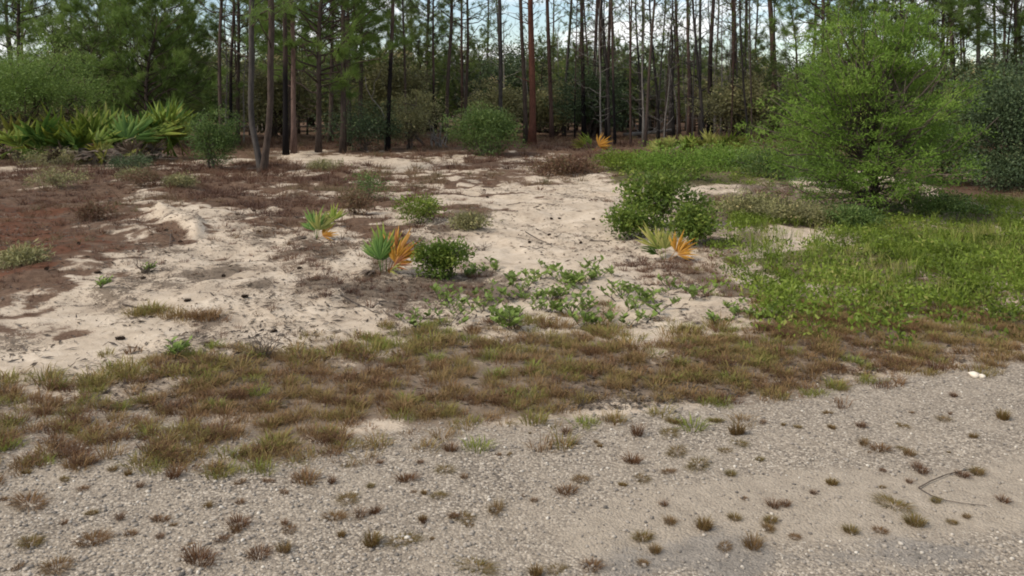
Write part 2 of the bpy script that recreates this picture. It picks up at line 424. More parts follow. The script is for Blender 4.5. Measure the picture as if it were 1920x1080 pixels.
for nm, arr in (('m_gravel', m_gravel), ('m_soil', m_soil), ('m_litter', m_litter), ('m_red', m_red), ('m_dark', m_dark), ('m_green', m_green), ('m_tan', m_tan), ('m_asph', m_asph)):
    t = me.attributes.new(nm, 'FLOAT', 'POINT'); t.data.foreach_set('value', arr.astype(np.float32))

m, n = mat_base('sandy_ground')
geo = n.nodes.new('ShaderNodeNewGeometry'); pos = geo.outputs['Position']
nb = noise(n, 2.2, 5, 0.6, pos); nm_ = noise(n, 14, 5, 0.62, pos); nf = noise(n, 70, 4, 0.6, pos); ng = noise(n, 260, 2, 0.5, pos)
def thr(mask, nz, k=0.7, lo=0.35, hi=0.65):
    f = mth(n, 'ADD', mask, mth(n, 'MULTIPLY', mth(n, 'SUBTRACT', nz, 0.5), k))
    mr = n.nodes.new('ShaderNodeMapRange'); mr.interpolation_type = 'SMOOTHSTEP'
    mr.inputs[1].default_value = lo; mr.inputs[2].default_value = hi
    lk(n, f, mr.inputs[0]); return mr.outputs[0]
mixn = mth(n, 'ADD', mth(n, 'MULTIPLY', nm_.outputs['Fac'], 0.6), mth(n, 'MULTIPLY', nf.outputs['Fac'], 0.4))
sandr = ramp(n, [(0.32, (0.29, 0.222, 0.16)), (0.5, (0.48, 0.39, 0.293)), (0.66, (0.63, 0.53, 0.415))])
lk(n, mth(n, 'ADD', mth(n, 'MULTIPLY', nb.outputs['Fac'], 0.5), mth(n, 'MULTIPLY', mixn, 0.5)), sandr.inputs[0])
# sparse dark grains and crumbs of humus on the sand
spk = thr(0.0, nf.outputs['Fac'], 1.0, 0.13, 0.2)
col = mixc(n, mth(n, 'MULTIPLY', spk, 0.5), sandr.outputs[0], (0.12, 0.088, 0.06))
# debris, and the tree's shade painted in the same dark brown
debr_shade = ramp(n, [(0.35, (0.085, 0.062, 0.044)), (0.65, (0.23, 0.178, 0.13))]); lk(n, mixn, debr_shade.inputs[0])
mixd = mth(n, 'ADD', mth(n, 'MULTIPLY', nm_.outputs['Fac'], 0.5), mth(n, 'MULTIPLY', nf.outputs['Fac'], 0.5))
col = mixc(n, thr(attr(n, 'm_dark'), mixd, 2.6, 0.46, 0.66), col, debr_shade.outputs[0])
litr = ramp(n, [(0.32, (0.06, 0.036, 0.024)), (0.5, (0.12, 0.074, 0.048)), (0.7, (0.21, 0.142, 0.098))]); lk(n, mixn, litr.inputs[0])
col = mixc(n, thr(attr(n, 'm_litter'), mixn, 1.5, 0.3, 0.6), col, litr.outputs[0])
redr = ramp(n, [(0.32, (0.06, 0.027, 0.015)), (0.6, (0.135, 0.06, 0.034))]); lk(n, mixn, redr.inputs[0])
col = mixc(n, thr(attr(n, 'm_red'), mixn, 1.3, 0.35, 0.7), col, redr.outputs[0])
grr = ramp(n, [(0.35, (0.07, 0.062, 0.03)), (0.65, (0.16, 0.13, 0.07))]); lk(n, mixn, grr.inputs[0])
col = mixc(n, thr(attr(n, 'm_green'), mixd, 2.4, 0.4, 0.6), col, grr.outputs[0])
# gravel: crushed shell and stone
vo = n.nodes.new('ShaderNodeTexVoronoi'); vo.inputs['Scale'].default_value = 95; lk(n, pos, vo.inputs['Vector'])
sv = n.nodes.new('ShaderNodeSeparateColor'); lk(n, vo.outputs['Color'], sv.inputs[0])
gvr = ramp(n, [(0.0, (0.11, 0.092, 0.074)), (0.35, (0.25, 0.21, 0.165)), (0.7, (0.38, 0.32, 0.25)), (1.0, (0.60, 0.52, 0.42))]); lk(n, sv.outputs[0], gvr.inputs[0])
edge = n.nodes.new('ShaderNodeMapRange'); edge.inputs[1].default_value = 0.25; edge.inputs[2].default_value = 0.75; lk(n, vo.outputs['Distance'], edge.inputs[0])
gcol = mixc(n, mth(n, 'MULTIPLY', edge.outputs[0], 0.55), gvr.outputs[0], (0.17, 0.135, 0.10))
fine = ramp(n, [(0.35, (0.27, 0.222, 0.168)), (0.65, (0.42, 0.35, 0.27))]); lk(n, mth(n, 'ADD', mth(n, 'MULTIPLY', ng.outputs['Fac'], 0.5), mth(n, 'MULTIPLY', nm_.outputs['Fac'], 0.5)), fine.inputs[0])
gcol = mixc(n, thr(0.0, nb.outputs['Fac'], 1.0, -0.2, 0.2), gcol, mixc(n, 0.55, gcol, fine.outputs[0]))
gcol = mixc(n, mth(n, 'MULTIPLY', thr(attr(n, 'm_tan'), mixn, 1.2, 0.3, 0.8), 0.8), gcol, fine.outputs[0])
asr = ramp(n, [(0.3, (0.11, 0.10, 0.088)), (0.7, (0.30, 0.265, 0.225))]); lk(n, mixn, asr.inputs[0])
gcol = mixc(n, mth(n, 'MULTIPLY', thr(attr(n, 'm_asph'), mixn, 1.3, 0.3, 0.75), 0.75), gcol, asr.outputs[0])
col = mixc(n, thr(attr(n, 'm_gravel'), mixn, 1.0, 0.3, 0.7), col, gcol)
soir = ramp(n, [(0.35, (0.115, 0.082, 0.055)), (0.65, (0.26, 0.20, 0.145))]); lk(n, mixn, soir.inputs[0])
col = mixc(n, thr(attr(n, 'm_soil'), mixd, 2.2, 0.38, 0.68), col, soir.outputs[0])
p = n.nodes.new('ShaderNodeBsdfPrincipled'); lk(n, col, p.inputs['Base Color'])
p.inputs['Roughness'].default_value = 0.95; p.inputs['Specular IOR Level'].default_value = 0.1
hgt = mth(n, 'ADD', mth(n, 'MULTIPLY', mixn, 1.0), mth(n, 'MULTIPLY', mth(n, 'SUBTRACT', 1.0, vo.outputs['Distance']), mth(n, 'MULTIPLY', attr(n, 'm_gravel'), 0.25)))
bp = n.nodes.new('ShaderNodeBump'); bp.inputs['Strength'].default_value = 0.7; bp.inputs['Distance'].default_value = 0.03
lk(n, hgt, bp.inputs['Height']); lk(n, bp.outputs[0], p.inputs['Normal'])
o = n.nodes.new('ShaderNodeOutputMaterial'); lk(n, p.outputs[0], o.inputs[0])
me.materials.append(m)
g = bpy.data.objects.new('ground', me); C.objects.link(g); g['kind'] = 'structure'
g['label'] = 'pale sandy ground with gravel shoulder and brown leaf litter'

# ------------------------------------------------------------------ plant templates
def blade_tuft(r, nb_, hgt_, spread, width, seg2=True, base_r=0.02, lean=0.6):
    v = []; t = []; ti = []
    for i in range(nb_):
        a = r.random() * 2 * math.pi; d = np.array([math.cos(a), math.sin(a), 0])
        side = np.array([-d[1], d[0], 0]) ; sa = r.random() * math.pi
        side = side * math.cos(sa) + np.array([d[0], d[1], 0]) * math.sin(sa) * 0.6
        b = d * base_r * r.random() ** 0.5
        h = hgt_ * (0.45 + 0.7 * r.random()); s = spread * (0.2 + 0.9 * r.random()); w = width * (0.7 + 0.6 * r.random())
        mid = b + d * s * 0.35 + np.array([0, 0, h * 0.62])
        tip = b + d * s + np.array([0, 0, h * (1 - lean * 0.35 * r.random())])
        k = len(v); sh = 0.16 * (r.random() - 0.5)
        if seg2:
            v += [b - side * w / 2, b + side * w / 2, mid - side * w / 2.4, mid + side * w / 2.4, tip]
            t += [(k, k + 1, k + 3), (k, k + 3, k + 2), (k + 2, k + 3, k + 4)]
            ti += [sh - 0.08, sh - 0.08, sh, sh, sh + 0.08]
        else:
            v += [b - side * w / 2, b + side * w / 2, tip]; t += [(k, k + 1, k + 2)]; ti += [sh - 0.08, sh - 0.08, sh + 0.08]
    return np.array(v), np.array(t), np.array(ti)
LEAF_V = np.array([(0, 0, 0), (0.5, 0.5, 0.1), (1, 0, 0), (0.5, -0.5, 0.1)], float)
LEAF_T = np.array([(0, 1, 2), (0, 2, 3)])
def rand_dir(r, n_):
    return nrm(r.normal(size=(n_, 3)))
def leaves(geo_, r, pos_, outw, L, wr, tint, up_bias=0.5, outb=0.7):
    n_ = len(pos_)
    fwd = nrm(outw * outb + rand_dir(r, n_) * 0.9 + np.array([0, 0, 0.15]))
    up = nrm(rand_dir(r, n_) * 0.8 + np.array([0, 0, up_bias]) + outw * 0.3)
    sz = L * (0.65 + 0.7 * r.random(n_))
    scatter(geo_, LEAF_V, LEAF_T, frames(fwd, up), np.stack([sz, sz * wr, sz * wr], 1), pos_, tint)

def bush_meshes(seed, rx, ry, h, base_z, nclump, per, L, wr, mat, stem_mat, clump_r, stems=6, flat=0.0, spread_pow=0.5, gap=0.0, fine=0.1):
    """stems from the base, leaf clumps spread through an uneven crown"""
    r = np.random.default_rng(seed)
    lob = rand_dir(r, 7)
    G = Geo(); centers = []
    tries = 0
    while len(centers) < nclump and tries < nclump * 6:
        tries += 1
        d = rand_dir(r, 1)[0]
        rad = r.random() ** spread_pow
        bump = 0.58 + 0.5 * max(0, float(np.max(lob @ d)) * 2.6 - 1.6) + 0.22 * r.random() ** 2
        q = d * rad * bump
        z = base_z + (h - base_z) * 0.5 * (1 + q[2])
        if flat and q[2] < 0: z = base_z + (h - base_z) * 0.5 * (1 + q[2] * (1 - flat))
        cpos = np.array([q[0] * rx, q[1] * ry, z])
        if gap and vnoise(cpos[0] / rx * 3 + seed, cpos[2] / h * 4, seed) < gap: continue
        if cpos[2] < 0.03: continue
        centers.append(cpos)
    cs = np.array(centers)
    mid = np.array([0, 0, base_z + (h - base_z) * 0.45])
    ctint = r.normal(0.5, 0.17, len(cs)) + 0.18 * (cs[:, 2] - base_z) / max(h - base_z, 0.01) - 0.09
    rep = np.repeat(np.arange(len(cs)), per)
    off = r.normal(size=(len(rep), 3)) * clump_r * np.array([1, 1, 0.62])
    pp = cs[rep] + off
    pp[:, 2] = np.maximum(pp[:, 2], 0.015)
    outw = nrm(pp - mid + off * 1.5)
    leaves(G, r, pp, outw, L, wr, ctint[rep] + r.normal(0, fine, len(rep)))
    ST = Geo()
    for i in range(stems):
        e = cs[int(r.integers(len(cs)))]
        b = np.array([(r.random() - 0.5) * rx * 0.18, (r.random() - 0.5) * ry * 0.18, -0.04])
        k = 7; tt_ = np.linspace(0, 1, k)[:, None]
        path = b + (e - b) * np.hstack([tt_ ** 1.35, tt_ ** 1.35, tt_])
        path[1:-1] += r.normal(size=(k - 2, 3)) * 0.025 * h
        rr = h * 0.012 * (1 + r.random())
        v_, t_ = tube(path, np.linspace(rr, rr * 0.25, k), 5); ST.add(v_, t_)
        for j in range(4):
            q0 = path[int(r.integers(2, k))]; e2 = cs[int(np.argmin(np.linalg.norm(cs - q0 - rand_dir(r, 1)[0] * 0.3 * h, axis=1)))]
            pth = np.linspace(0, 1, 4)[:, None] * (e2 - q0) + q0; pth[1:3] += r.normal(size=(2, 3)) * 0.02 * h
            v_, t_ = tube(pth, np.linspace(rr * 0.45, rr * 0.12, 4), 4); ST.add(v_, t_)
    return G.mesh('foliage', mat), ST.mesh('stem', stem_mat, True)

# pine needle clump: a brush of needles
def needle_clump(r, nn=15, L=0.2, w=0.011):
    d = nrm(rand_dir(r, nn) * 0.85 + np.array([0.9, 0, 0.25]))
    sd_ = nrm(np.cross(d, rand_dir(r, nn)))
    v = []; t = []
    for i in range(nn):
        k = len(v); b = np.array([(r.random() - 0.5) * 0.12, 0, 0]); l = L * (0.7 + 0.6 * r.random())
        v += [b - sd_[i] * w / 2, b + sd_[i] * w / 2, b + d[i] * l]; t += [(k, k + 1, k + 2)]
    return np.array(v), np.array(t)
NC = [needle_clump(np.random.default_rng(100 + i)) for i in range(4)]
def pine_meshes(seed, H, r0, c0, nl, limb_len, per, bark, mat, lean=(0, 0), stubs=6, clump_sc=1.0, droop=0.0, top_r=0.25, dead=False, curve=0.05, twigs=2, sides=9):
    r = np.random.default_rng(seed)
    k = 14
    tz = np.linspace(0, 1, k)
    cv = np.cumsum(np.cumsum(r.normal(size=(k, 2)), 0), 0) * curve * .16 * np.minimum(1, tz * 3)[:, None]
    path = np.stack([lean[0] * H * tz + curve * np.sin(tz * 9 + seed) * tz * 1.5 + cv[:, 0], lean[1] * H * tz + curve * np.cos(tz * 7 + seed) * tz + cv[:, 1], H * tz - 0.12 * (tz == 0)], 1)
    rad = r0 * (1 - (1 - top_r) * tz) * (1 + 0.45 * np.exp(-tz * H / 0.28)); rad[-1] *= 0.35
    TR = Geo(); v_, t_ = tube(path, rad, sides, 0.07, r); TR.add(v_, t_)
    LB = Geo(); CR = Geo(); cp = []; cd = []
    def ptn(z):
        i = np.clip(z / H, 0, 1) * (k - 1); j = int(min(i, k - 2)); f_ = i - j
        return path[j] * (1 - f_) + path[j + 1] * f_, rad[j] * (1 - f_) + rad[j + 1] * f_
    for i in range(stubs):                       # dead stubs below the crown
        z = H * c0 * (0.25 + 0.75 * r.random()); b, br = ptn(z); a = r.random() * 6.283
        l = 0.25 + r.random() ** 2 * (1.1 if dead else 0.8); d = np.array([math.cos(a), math.sin(a), 0.1 + 0.5 * r.random()])
        pth = b + np.linspace(0, 1, 4)[:, None] * d * l; pth[1:] += r.normal(size=(3, 3)) * 0.05 * l
        v_, t_ = tube(pth, np.linspace(min(br * 0.35, 0.022), 0.005, 4), 4); LB.add(v_, t_)
    for i in range(nl):
        fz = i / max(nl - 1, 1); z = H * (c0 + (0.985 - c0) * fz); b, br = ptn(z); a = i * 2.4 + r.random() * 1.2
        ll = limb_len * (0.35 + 0.75 * math.sin(math.pi * min(1, 0.22 + 0.78 * (1 - fz)) * 0.62)) * (0.6 + 0.6 * r.random())
        d = np.array([math.cos(a), math.sin(a), 0.25 + 0.75 * fz - droop * (1 - fz)])
        tl = np.linspace(0, 1, 6)[:, None]
        pth = b + tl * d * ll; pth[:, 2] += (tl[:, 0] ** 2) * ll * 0.12; pth[1:] += r.normal(size=(5, 3)) * 0.045 * ll
        rb = min(br * 0.45, 0.014 + 0.012 * ll)
        v_, t_ = tube(pth, np.linspace(rb, 0.006, 6), 4); LB.add(v_, t_)
        ends = [pth]
        for j in range(twigs + (2 if dead else 0)):
            q = pth[int(r.integers(2, 5))]; dd = nrm(d + rand_dir(r, 1)[0] * 0.9); l2 = ll * (0.25 + 0.3 * r.random())
            p2 = q + np.linspace(0, 1, 4)[:, None] * dd * l2; p2[1:] += r.normal(size=(3, 3)) * 0.05 * l2
            v_, t_ = tube(p2, np.linspace(rb * 0.5, 0.004, 4), 3); LB.add(v_, t_); ends.append(p2)
        if not dead:
            for e in range(per):
                w = ends[int(r.integers(len(ends)))]; f_ = 1 - 0.55 * r.random() ** 1.4
                i0 = f_ * (len(w) - 1); j0 = int(min(i0, len(w) - 2))
                cp.append(w[j0] + (w[j0 + 1] - w[j0]) * (i0 - j0) + r.normal(size=3) * 0.05); cd.append(w[-1] - w[0])
    out = {'trunk': TR.mesh('trunk', bark, True)}
    out['limbs'] = LB.mesh('limbs', bark, True) if LB.v else None
    if cp:
        cp = np.array(cp); cd = nrm(np.array(cd))
        fw = nrm(cd + rand_dir(r, len(cp)) * 0.7 + np.array([0, 0, 0.25])); up = rand_dir(r, len(cp))
        R = frames(fw, up)
        low = vnoise(cp[:, 0] * 1.6 + seed, cp[:, 2] * 1.6, seed)
        tint = 0.22 + 0.5 * low + r.normal(0, 0.1, len(cp))
        sel = r.integers(len(NC), size=len(cp))
        for q in range(len(NC)):
            ii = sel == q
            if ii.any():
                scatter(CR, NC[q][0], NC[q][1], R[ii], clump_sc * (0.75 + 0.5 * r.random(ii.sum())), cp[ii], tint[ii])
        out['crown'] = CR.mesh('crown', mat)
    return out
def put_tree(name, ms, label, cat, loc, rz=0.0, sc=1.0, group=None, tilt=(0, 0)):
    o = thing(name, label, cat, loc, rz, sc, group)
    o.rotation_euler = (tilt[0], tilt[1], rz)
    for nm in ('trunk', 'limbs', 'crown'):
        if ms.get(nm):
            q = part(nm, ms[nm], o)
            if nm == 'limbs': q['kind'] = 'stuff'
    return o

# ------------------------------------------------------------------ named pines of the wood edge
BK = {'b': 'bark', 'g': 'barkgrey', 'r': 'barkred', 'p': 'barkpink', 'c': 'barkchar', 's': 'snag', 'd': 'snagdark', 'R': 'barkrust'}
G_PINE = 'pines along the edge of the wood'
# x, base row, width px, bark, height m, crown start, limbs, limb length, per limb, top-shift px per 250 px, label
PINES = [
 (536, 286, 13, 'c', 12, .50, 26, 1.6, 12, -4, 'dark slim pine just behind the pinkish trunk near the forked tree'),
 (551, 284, 13, 'p', 11, .52, 26, 1.6, 12, -6, 'pinkish-barked pine trunk just right of the forked tree'),
 (597, 286, 14, 'b', 8.0, .22, 64, 2.2, 34, 0, 'dark pine with low bright green boughs right of the forked tree'),
 (643, 284, 14, 'b', 12, .50, 26, 1.7, 12, 2, 'brown straight pine between the bright-boughed pine and the centre'),
 (727, 281, 11, 'c', 11, .46, 30, 1.6, 14, 3, 'dark-based pine beside the thin bent pale sapling'),
 (838, 268, 10, 'b', 11, .42, 34, 1.5, 16, 0, 'slim pine rising behind the rounded bush, left side'),
 (872, 262, 8, 'b', 11, .40, 34, 1.5, 16, 2, 'slender pine rising straight behind the rounded bush'),
 (938, 264, 11, 'g', 13, .48, 22, 1.5, 12, 0, 'straight grey pine standing behind the right half of the rounded bush'),
 (986, 268, 11, 'b', 13, .52, 22, 1.5, 10, -5, 'dark tall pine touching the left of the bright red-barked pine'),
 (998, 268, 17, 'R', 13, .55, 22, 1.5, 10, 3, 'tall pine with bright rust-red bark right of the rounded bush'),
 (1035, 262, 11, 'r', 13, .50, 24, 1.5, 12, -5, 'slim reddish pine right of the brightest red-barked pine'),
 (1095, 262, 11, 'c', 13, .52, 24, 1.6, 10, 0, 'charred pine left of the pair behind the orange palmetto frond'),
 (1111, 259, 10, 'c', 12, .5, 24, 1.6, 10, 1, 'thin charred pine just left of the orange palmetto frond'),
 (1122, 258, 11, 'r', 14, .54, 22, 1.6, 10, 2, 'brown tall pine directly behind the orange palmetto frond'),
 (1137, 264, 9, 'c', 14, .52, 24, 1.6, 10, 0, 'black straight slender pine just right of the orange palmetto frond'),
 (1292, 252, 9, 'p', 13, .52, 20, 1.4, 9, 0, 'pale reddish slim pine right of the black broken snag'),
 (1330, 254, 12, 'c', 13, .50, 24, 1.6, 10, 2, 'dark pine between the pale reddish slim pine and the purple-brown one'),
 (1377, 250, 15, 'r', 12, .52, 22, 1.6, 10, 4, 'thick purple-brown pine left of the large yellow-green tree'),
 (1390, 248, 10, 'b', 12, .50, 22, 1.6, 10, 2, 'brown pine touching the right of the purple-brown one'),
 (1452, 246, 17, 'r', 13, .50, 26, 1.7, 14, 0, 'thick red-brown pine beside the top of the yellow-green tree'),
 (1832, 252, 12, 'g', 13, .46, 28, 1.8, 16, 0, 'grey pine rising above the dark oak, left of two slimmer trunks'),
 (1864, 250, 8, 'b', 12, .45, 28, 1.7, 14, 2, 'slim pine above the dark oak, middle of three'),
 (1884, 248, 8, 'b', 12, .45, 28, 1.7, 14, -2, 'slim pine above the dark oak, farthest right of three'),
 (415, 282, 10, 'b', 10, .42, 34, 1.6, 16, -3, 'brown pine left of the forked tree with reddish upper trunk'),
 (433, 279, 9, 'c', 10, .42, 34, 1.6, 16, 2, 'dark slim pine between the small grey-green bush and the forked tree'),
]
for i, (x, yb, w, bk, H, c0, nl, ll, per, sh, lab) in enumerate(PINES):
    L0 = at(x, yb); D = L0[1]
    r0 = w / 2 * D / FPX * 0.78
    ms = pine_meshes(200 + i, H, r0, c0, nl, ll, per, M[BK[bk]], M['pinebright'] if x == 597 else M['pine'], lean=(sh / 250.0, 0), stubs=9, clump_sc=1.35 if x == 597 else 1.05, curve=0.06, top_r=0.45)
    put_tree('pine_tree', ms, lab, 'tree', L0, 0, 1, G_PINE)

# forked pine in front of the wood
L0 = at(490, 324)
D = L0[1]
fk = thing('forked_pine', 'forked dark pine with two trunks rising from one base on the brown litter', 'tree', L0)
r = np.random.default_rng(77)
def pxoff(dx, y): return np.array([dx * D / FPX, 0.0, (324 - y) * D / FPX])
lp = np.array([pxoff(0, 330), pxoff(-3, 312), pxoff(-10, 280), pxoff(-20, 235), pxoff(-23, 190), pxoff(-22, 120), pxoff(-24, 50), pxoff(-23, -40), pxoff(-25, -200), pxoff(-30, -420)])
rp = np.array([pxoff(2, 330), pxoff(6, 312), pxoff(10, 280), pxoff(16, 240), pxoff(20, 190), pxoff(21, 120), pxoff(24, 50), pxoff(22, -40), pxoff(28, -200), pxoff(30, -420)])
for pth, rr in ((lp, 0.074), (rp, 0.080)):
    pth[:, 1] += np.linspace(0, 0.3, 10) * (1 if pth is lp else -1)
    Gt = Geo(); v_, t_ = tube(pth, rr * np.array([1.35, 1.2, 1.0, .93, .9, .88, .85, .8, .6, .3]), 10, 0.06, r); Gt.add(v_, t_)
    part('trunk', Gt.mesh('trunk', M['barkgrey' if pth is lp else 'bark'], True), fk)
LB = Geo(); cp = []
for i in range(26):
    src = lp if r.random() < 0.5 else rp
    zt = 2.6 + 6.0 * (i / 25); j = int(np.argmin(np.abs(src[:, 2] - zt))); j = min(j, 8)
    f_ = np.clip((zt - src[j, 2]) / (src[j + 1, 2] - src[j, 2] + 1e-6), 0, 1); b = src[j] + (src[j + 1] - src[j]) * f_
    a = r.random() * 6.283; l = 0.7 + 1.1 * r.random(); d = np.array([math.cos(a), math.sin(a), 0.35])
    p_ = b + np.linspace(0, 1, 5)[:, None] * d * l; p_[1:] += r.normal(size=(4, 3)) * 0.06
    v_, t_ = tube(p_, np.linspace(0.02, 0.006, 5), 5); part('branch', Geo().add(v_, t_).mesh('branch', M['bark'], True), fk)
    if zt > 2.9:
        for q in range(16): cp.append(p_[int(r.integers(2, 5))] + r.normal(size=3) * 0.12)
CR = Geo(); cp = np.array(cp)
scatter(CR, NC[0][0], NC[0][1], frames(rand_dir(r, len(cp)) + [0, 0, .3], rand_dir(r, len(cp))), 0.8 + 0.4 * r.random(len(cp)), cp, r.normal(0.5, 0.15, len(cp)))
part('crown', CR.mesh('crown', M['pinebright']), fk)

# ------------------------------------------------------------------ understory, saplings, snags and the wood behind
tall = [pine_meshes(300 + i, 13, 0.12, c0, 34, 1.7, 16, M[b_], M['pine'], stubs=10, top_r=0.4, clump_sc=1.2) for i, (c0, b_) in enumerate(((.42, 'bark'), (.50, 'barkgrey'), (.36, 'barkchar'), (.46, 'barkred')))]
tall += [pine_meshes(310 + i, 13, 0.10, .40, 38, 1.3, 8, M[b_], M['pine'], stubs=16, top_r=0.4, clump_sc=1.1) for i, b_ in enumerate(('bark', 'barkgrey', 'barkchar', 'barkred'))]
young = [pine_meshes(320 + i, h_, 0.07, .16, 50, 1.35, 20, M['bark'], M['pine'], stubs=3, clump_sc=1.15, top_r=0.15) for i, h_ in enumerate((6.5, 5.2, 7.6))]
snag = [pine_meshes(340 + i, h_, r0, .35, nl, 0.9, 0, M[b_], None, stubs=8, dead=True, top_r=0.4) for i, (h_, r0, nl, b_) in enumerate(((5.0, 0.035, 10, 'snag'), (4.0, 0.028, 8, 'snag'), (6.5, 0.05, 14, 'snagdark'), (3.2, 0.03, 5, 'snagdark')))]
drab = [bush_meshes(360 + i, rx, rx, h_, 0.3, 150, 60, 0.13, 0.45, M[mm], M['bark'], 0.26, stems=8) for i, (rx, h_, mm) in enumerate(((1.7, 3.6, 'drab'), (1.5, 3.0, 'drab'), (1.9, 4.2, 'darkoak'), (1.8, 3.4, 'oak')))]
r = np.random.default_rng(5)
def put_bush(name, bm_, label, cat, loc, rz=0, sc=1.0, group=None):
    o = thing(name, label, cat, loc, rz, sc, group)
    part('foliage', bm_[0], o)
    q = part('stem', bm_[1], o)
    return o
def spread_x(n_, D, jitter):
    half = D * 0.60
    return (np.linspace(-half, half, n_) + r.normal(0, jitter, n_))
SECT = [(-999, 120, 'behind the palmetto clump at the frame edge'), (120, 260, 'behind the middle of the palmetto clump'), (260, 380, 'behind the right end of the palmetto clump'), (380, 470, 'behind the oval bush'),
        (470, 570, 'behind the forked pine'), (570, 690, 'behind the bright-boughed pine'), (690, 800, 'behind the bent sapling'), (800, 880, 'behind the left half of the rounded bush'), (880, 970, 'behind the right half of the rounded bush'),
        (970, 1060, 'behind the red-barked pine'), (1060, 1160, 'behind the far orange frond'), (1160, 1240, 'behind the fallen log'), (1240, 1310, 'behind the tall burnt snag'), (1310, 1420, 'behind the purple-brown pine'),
        (1420, 1540, 'behind the left boughs of the yellow-green tree'), (1540, 1660, 'behind the middle of the yellow-green tree'), (1660, 1790, 'behind the right boughs of the yellow-green tree'), (1790, 1860, 'behind the left of the dark oak'), (1860, 9999, 'behind the right of the dark oak')]
def sector(px_):
    return next(t for a_, b_, t in SECT if a_ <= px_ < b_)
# tall pines standing farther back; thinner in the centre where the sky shows
for D, n_ in ((43, 16), (52, 20), (63, 24), (78, 28)):
    for x in spread_x(n_, D, D * 0.02):
        y = D + r.normal(0, 2.2); px_ = 960 + FPX * x / y
        left = px_ < 420; right = px_ > 1500
        k = int(r.integers(4)); mid_ = 860 < px_ < 1480
        if mid_ and (D == 78 or (D == 63 and r.random() < .5)): continue
        if not mid_ and (D == 78 or r.random() < (.55 if px_ < 800 else .35)): continue
        put_tree('pine_tree', tall[k + 4 if mid_ else k], '%s tall pine %s, %s' % (('brown', 'grey', 'dark-based', 'reddish')[k], {43: 'just inside', 52: 'farther inside', 63: 'deep inside', 78: 'deepest inside'}[D], sector(px_)), 'tree', (x, y, float(height(x, y))), r.random() * 6.28, (0.8, 0.8, 0.8 + 0.35 * r.random()), 'pines deep in the wood', tilt=tuple(r.normal(0, .025, 2)))
for i in range(27):
    px_ = 40 + 1840 * (i + r.random()) / 27 if i % 3 else 1040 + 420 * r.random(); D = 31 + 11 * r.random(); x = (px_ - 960) * D / FPX; k = int(r.integers(4)); q = .30 + .3 * r.random()
    put_tree('slim_pine', tall[k + 4], '%s slender pine, %s' % (('brown', 'grey', 'dark-based', 'reddish')[k], sector(px_)), 'tree', (x, D, float(height(x, D))), r.random() * 6.28, (q, q, .55 + .4 * r.random()), 'slender pines near the front of the wood', tilt=tuple(r.normal(0, .03, 2)))
# drab understory row
for D, n_ in ((40, 22), (47, 24), (56, 28), (68, 30), (84, 34)):
    for x in spread_x(n_, D, D * 0.015):
        y = D + r.normal(0, 1.5); px_ = 960 + FPX * x / y
        k = int(r.integers(4)) if px_ < 700 or px_ > 1450 else int(r.integers(3))
        if 850 < px_ < 1450 and r.random() < {40: .55, 47: .35, 56: .05, 68: 0, 84: 0}[D]: continue
        if px_ < 700 and D == 40 and r.random() < .4: continue
        sc = (0.85 + 0.35 * r.random()) * (D / 47) ** .85 * (1.0 if px_ > 900 else 1.12)
        put_bush('understory_tree', drab[k], '%s understory tree %s, %s' % (('drab brown', 'low drab', 'dark green', 'green')[k], {40: 'in front', 47: 'second row', 56: 'farther in', 68: 'deep inside', 84: 'deepest'}[D], sector(px_)), 'tree', (x, y, float(height(x, y))), r.random() * 6.28, (1.15 * sc, 1.15 * sc, sc * 0.92), 'understory trees of the wood')
# young pines, mostly on the left and behind the centre
young += [pine_meshes(330 + i, h_, 0.09, c_, 60, 1.7, 24, M['bark'], M['pinebright'], stubs=4, clump_sc=1.25, top_r=0.2) for i, (h_, c_) in enumerate(((8.5, .2), (9.5, .36), (7.0, .18), (4.4, .12)))]
for px_, D, k, s_ in ((150, 29, 6, .95), (270, 29, 6, 1.0), (330, 31, 6, .85), (445, 33, 4, .95), (655, 31, 4, .95), (35, 31, 4, 1.0), (225, 33, 4, .95), (320, 36, 3, .9), (545, 36, 4, 1.0), (620, 33, 4, 1.05), (675, 36, 4, 1.1), (1545, 30, 4, 1.0), (1625, 33, 3, 1.0), (1690, 30, 4, 1.0), (1765, 33, 4, 1.05), (1905, 33, 4, 1.0), (800, 46, 4, 1.0), (715, 40, 1, .85), (790, 43, 1, .9), (865, 46, 1, .8), (1012, 45, 1, .8), (1078, 43, 1, .75), (1165, 47, 1, .85), (1228, 44, 1, .75), (1302, 48, 1, .85), (1362, 44, 1, .8), (1425, 42, 1, .85), (20, 36, 1, 1.15), (110, 33, 1, 1.0), (170, 38, 1, 1.1), (240, 36, 1, .95), (300, 37, 1, 1.0), (350, 40, 1, .9), (-60, 34, 2, 1.0), (680, 42, 1, .95), (770, 44, 0, .9),
                      (830, 47, 2, .75), (905, 50, 0, .8), (1065, 50, 1, .8), (1190, 58, 0, .75), (1245, 60, 1, .8), (1500, 36, 0, 1.0), (1590, 33, 2, .9), (1700, 36, 0, 1.05), (1780, 34, 1, 1.1), (1900, 35, 0, 1.0), (1960, 33, 2, .9), (470, 41, 2, 1.0), (560, 43, 0, 1.0), (640, 40, 2, .9)):
    x = (px_ - 960) * D / FPX
    side = 'left' if px_ < 700 else ('middle' if px_ < 1400 else 'right')
    lab = '%s young bushy pine %s' % (('mid-sized', 'short', 'stout', 'broad bright green', 'tall bright green', 'dense bright green', 'low bright green')[k], sector(px_))
    put_tree('young_pine', young[k], lab, 'tree', (x, D, float(height(x, D))), r.random() * 6.28, s_, 'young pines, ' + side + ' of the wood')
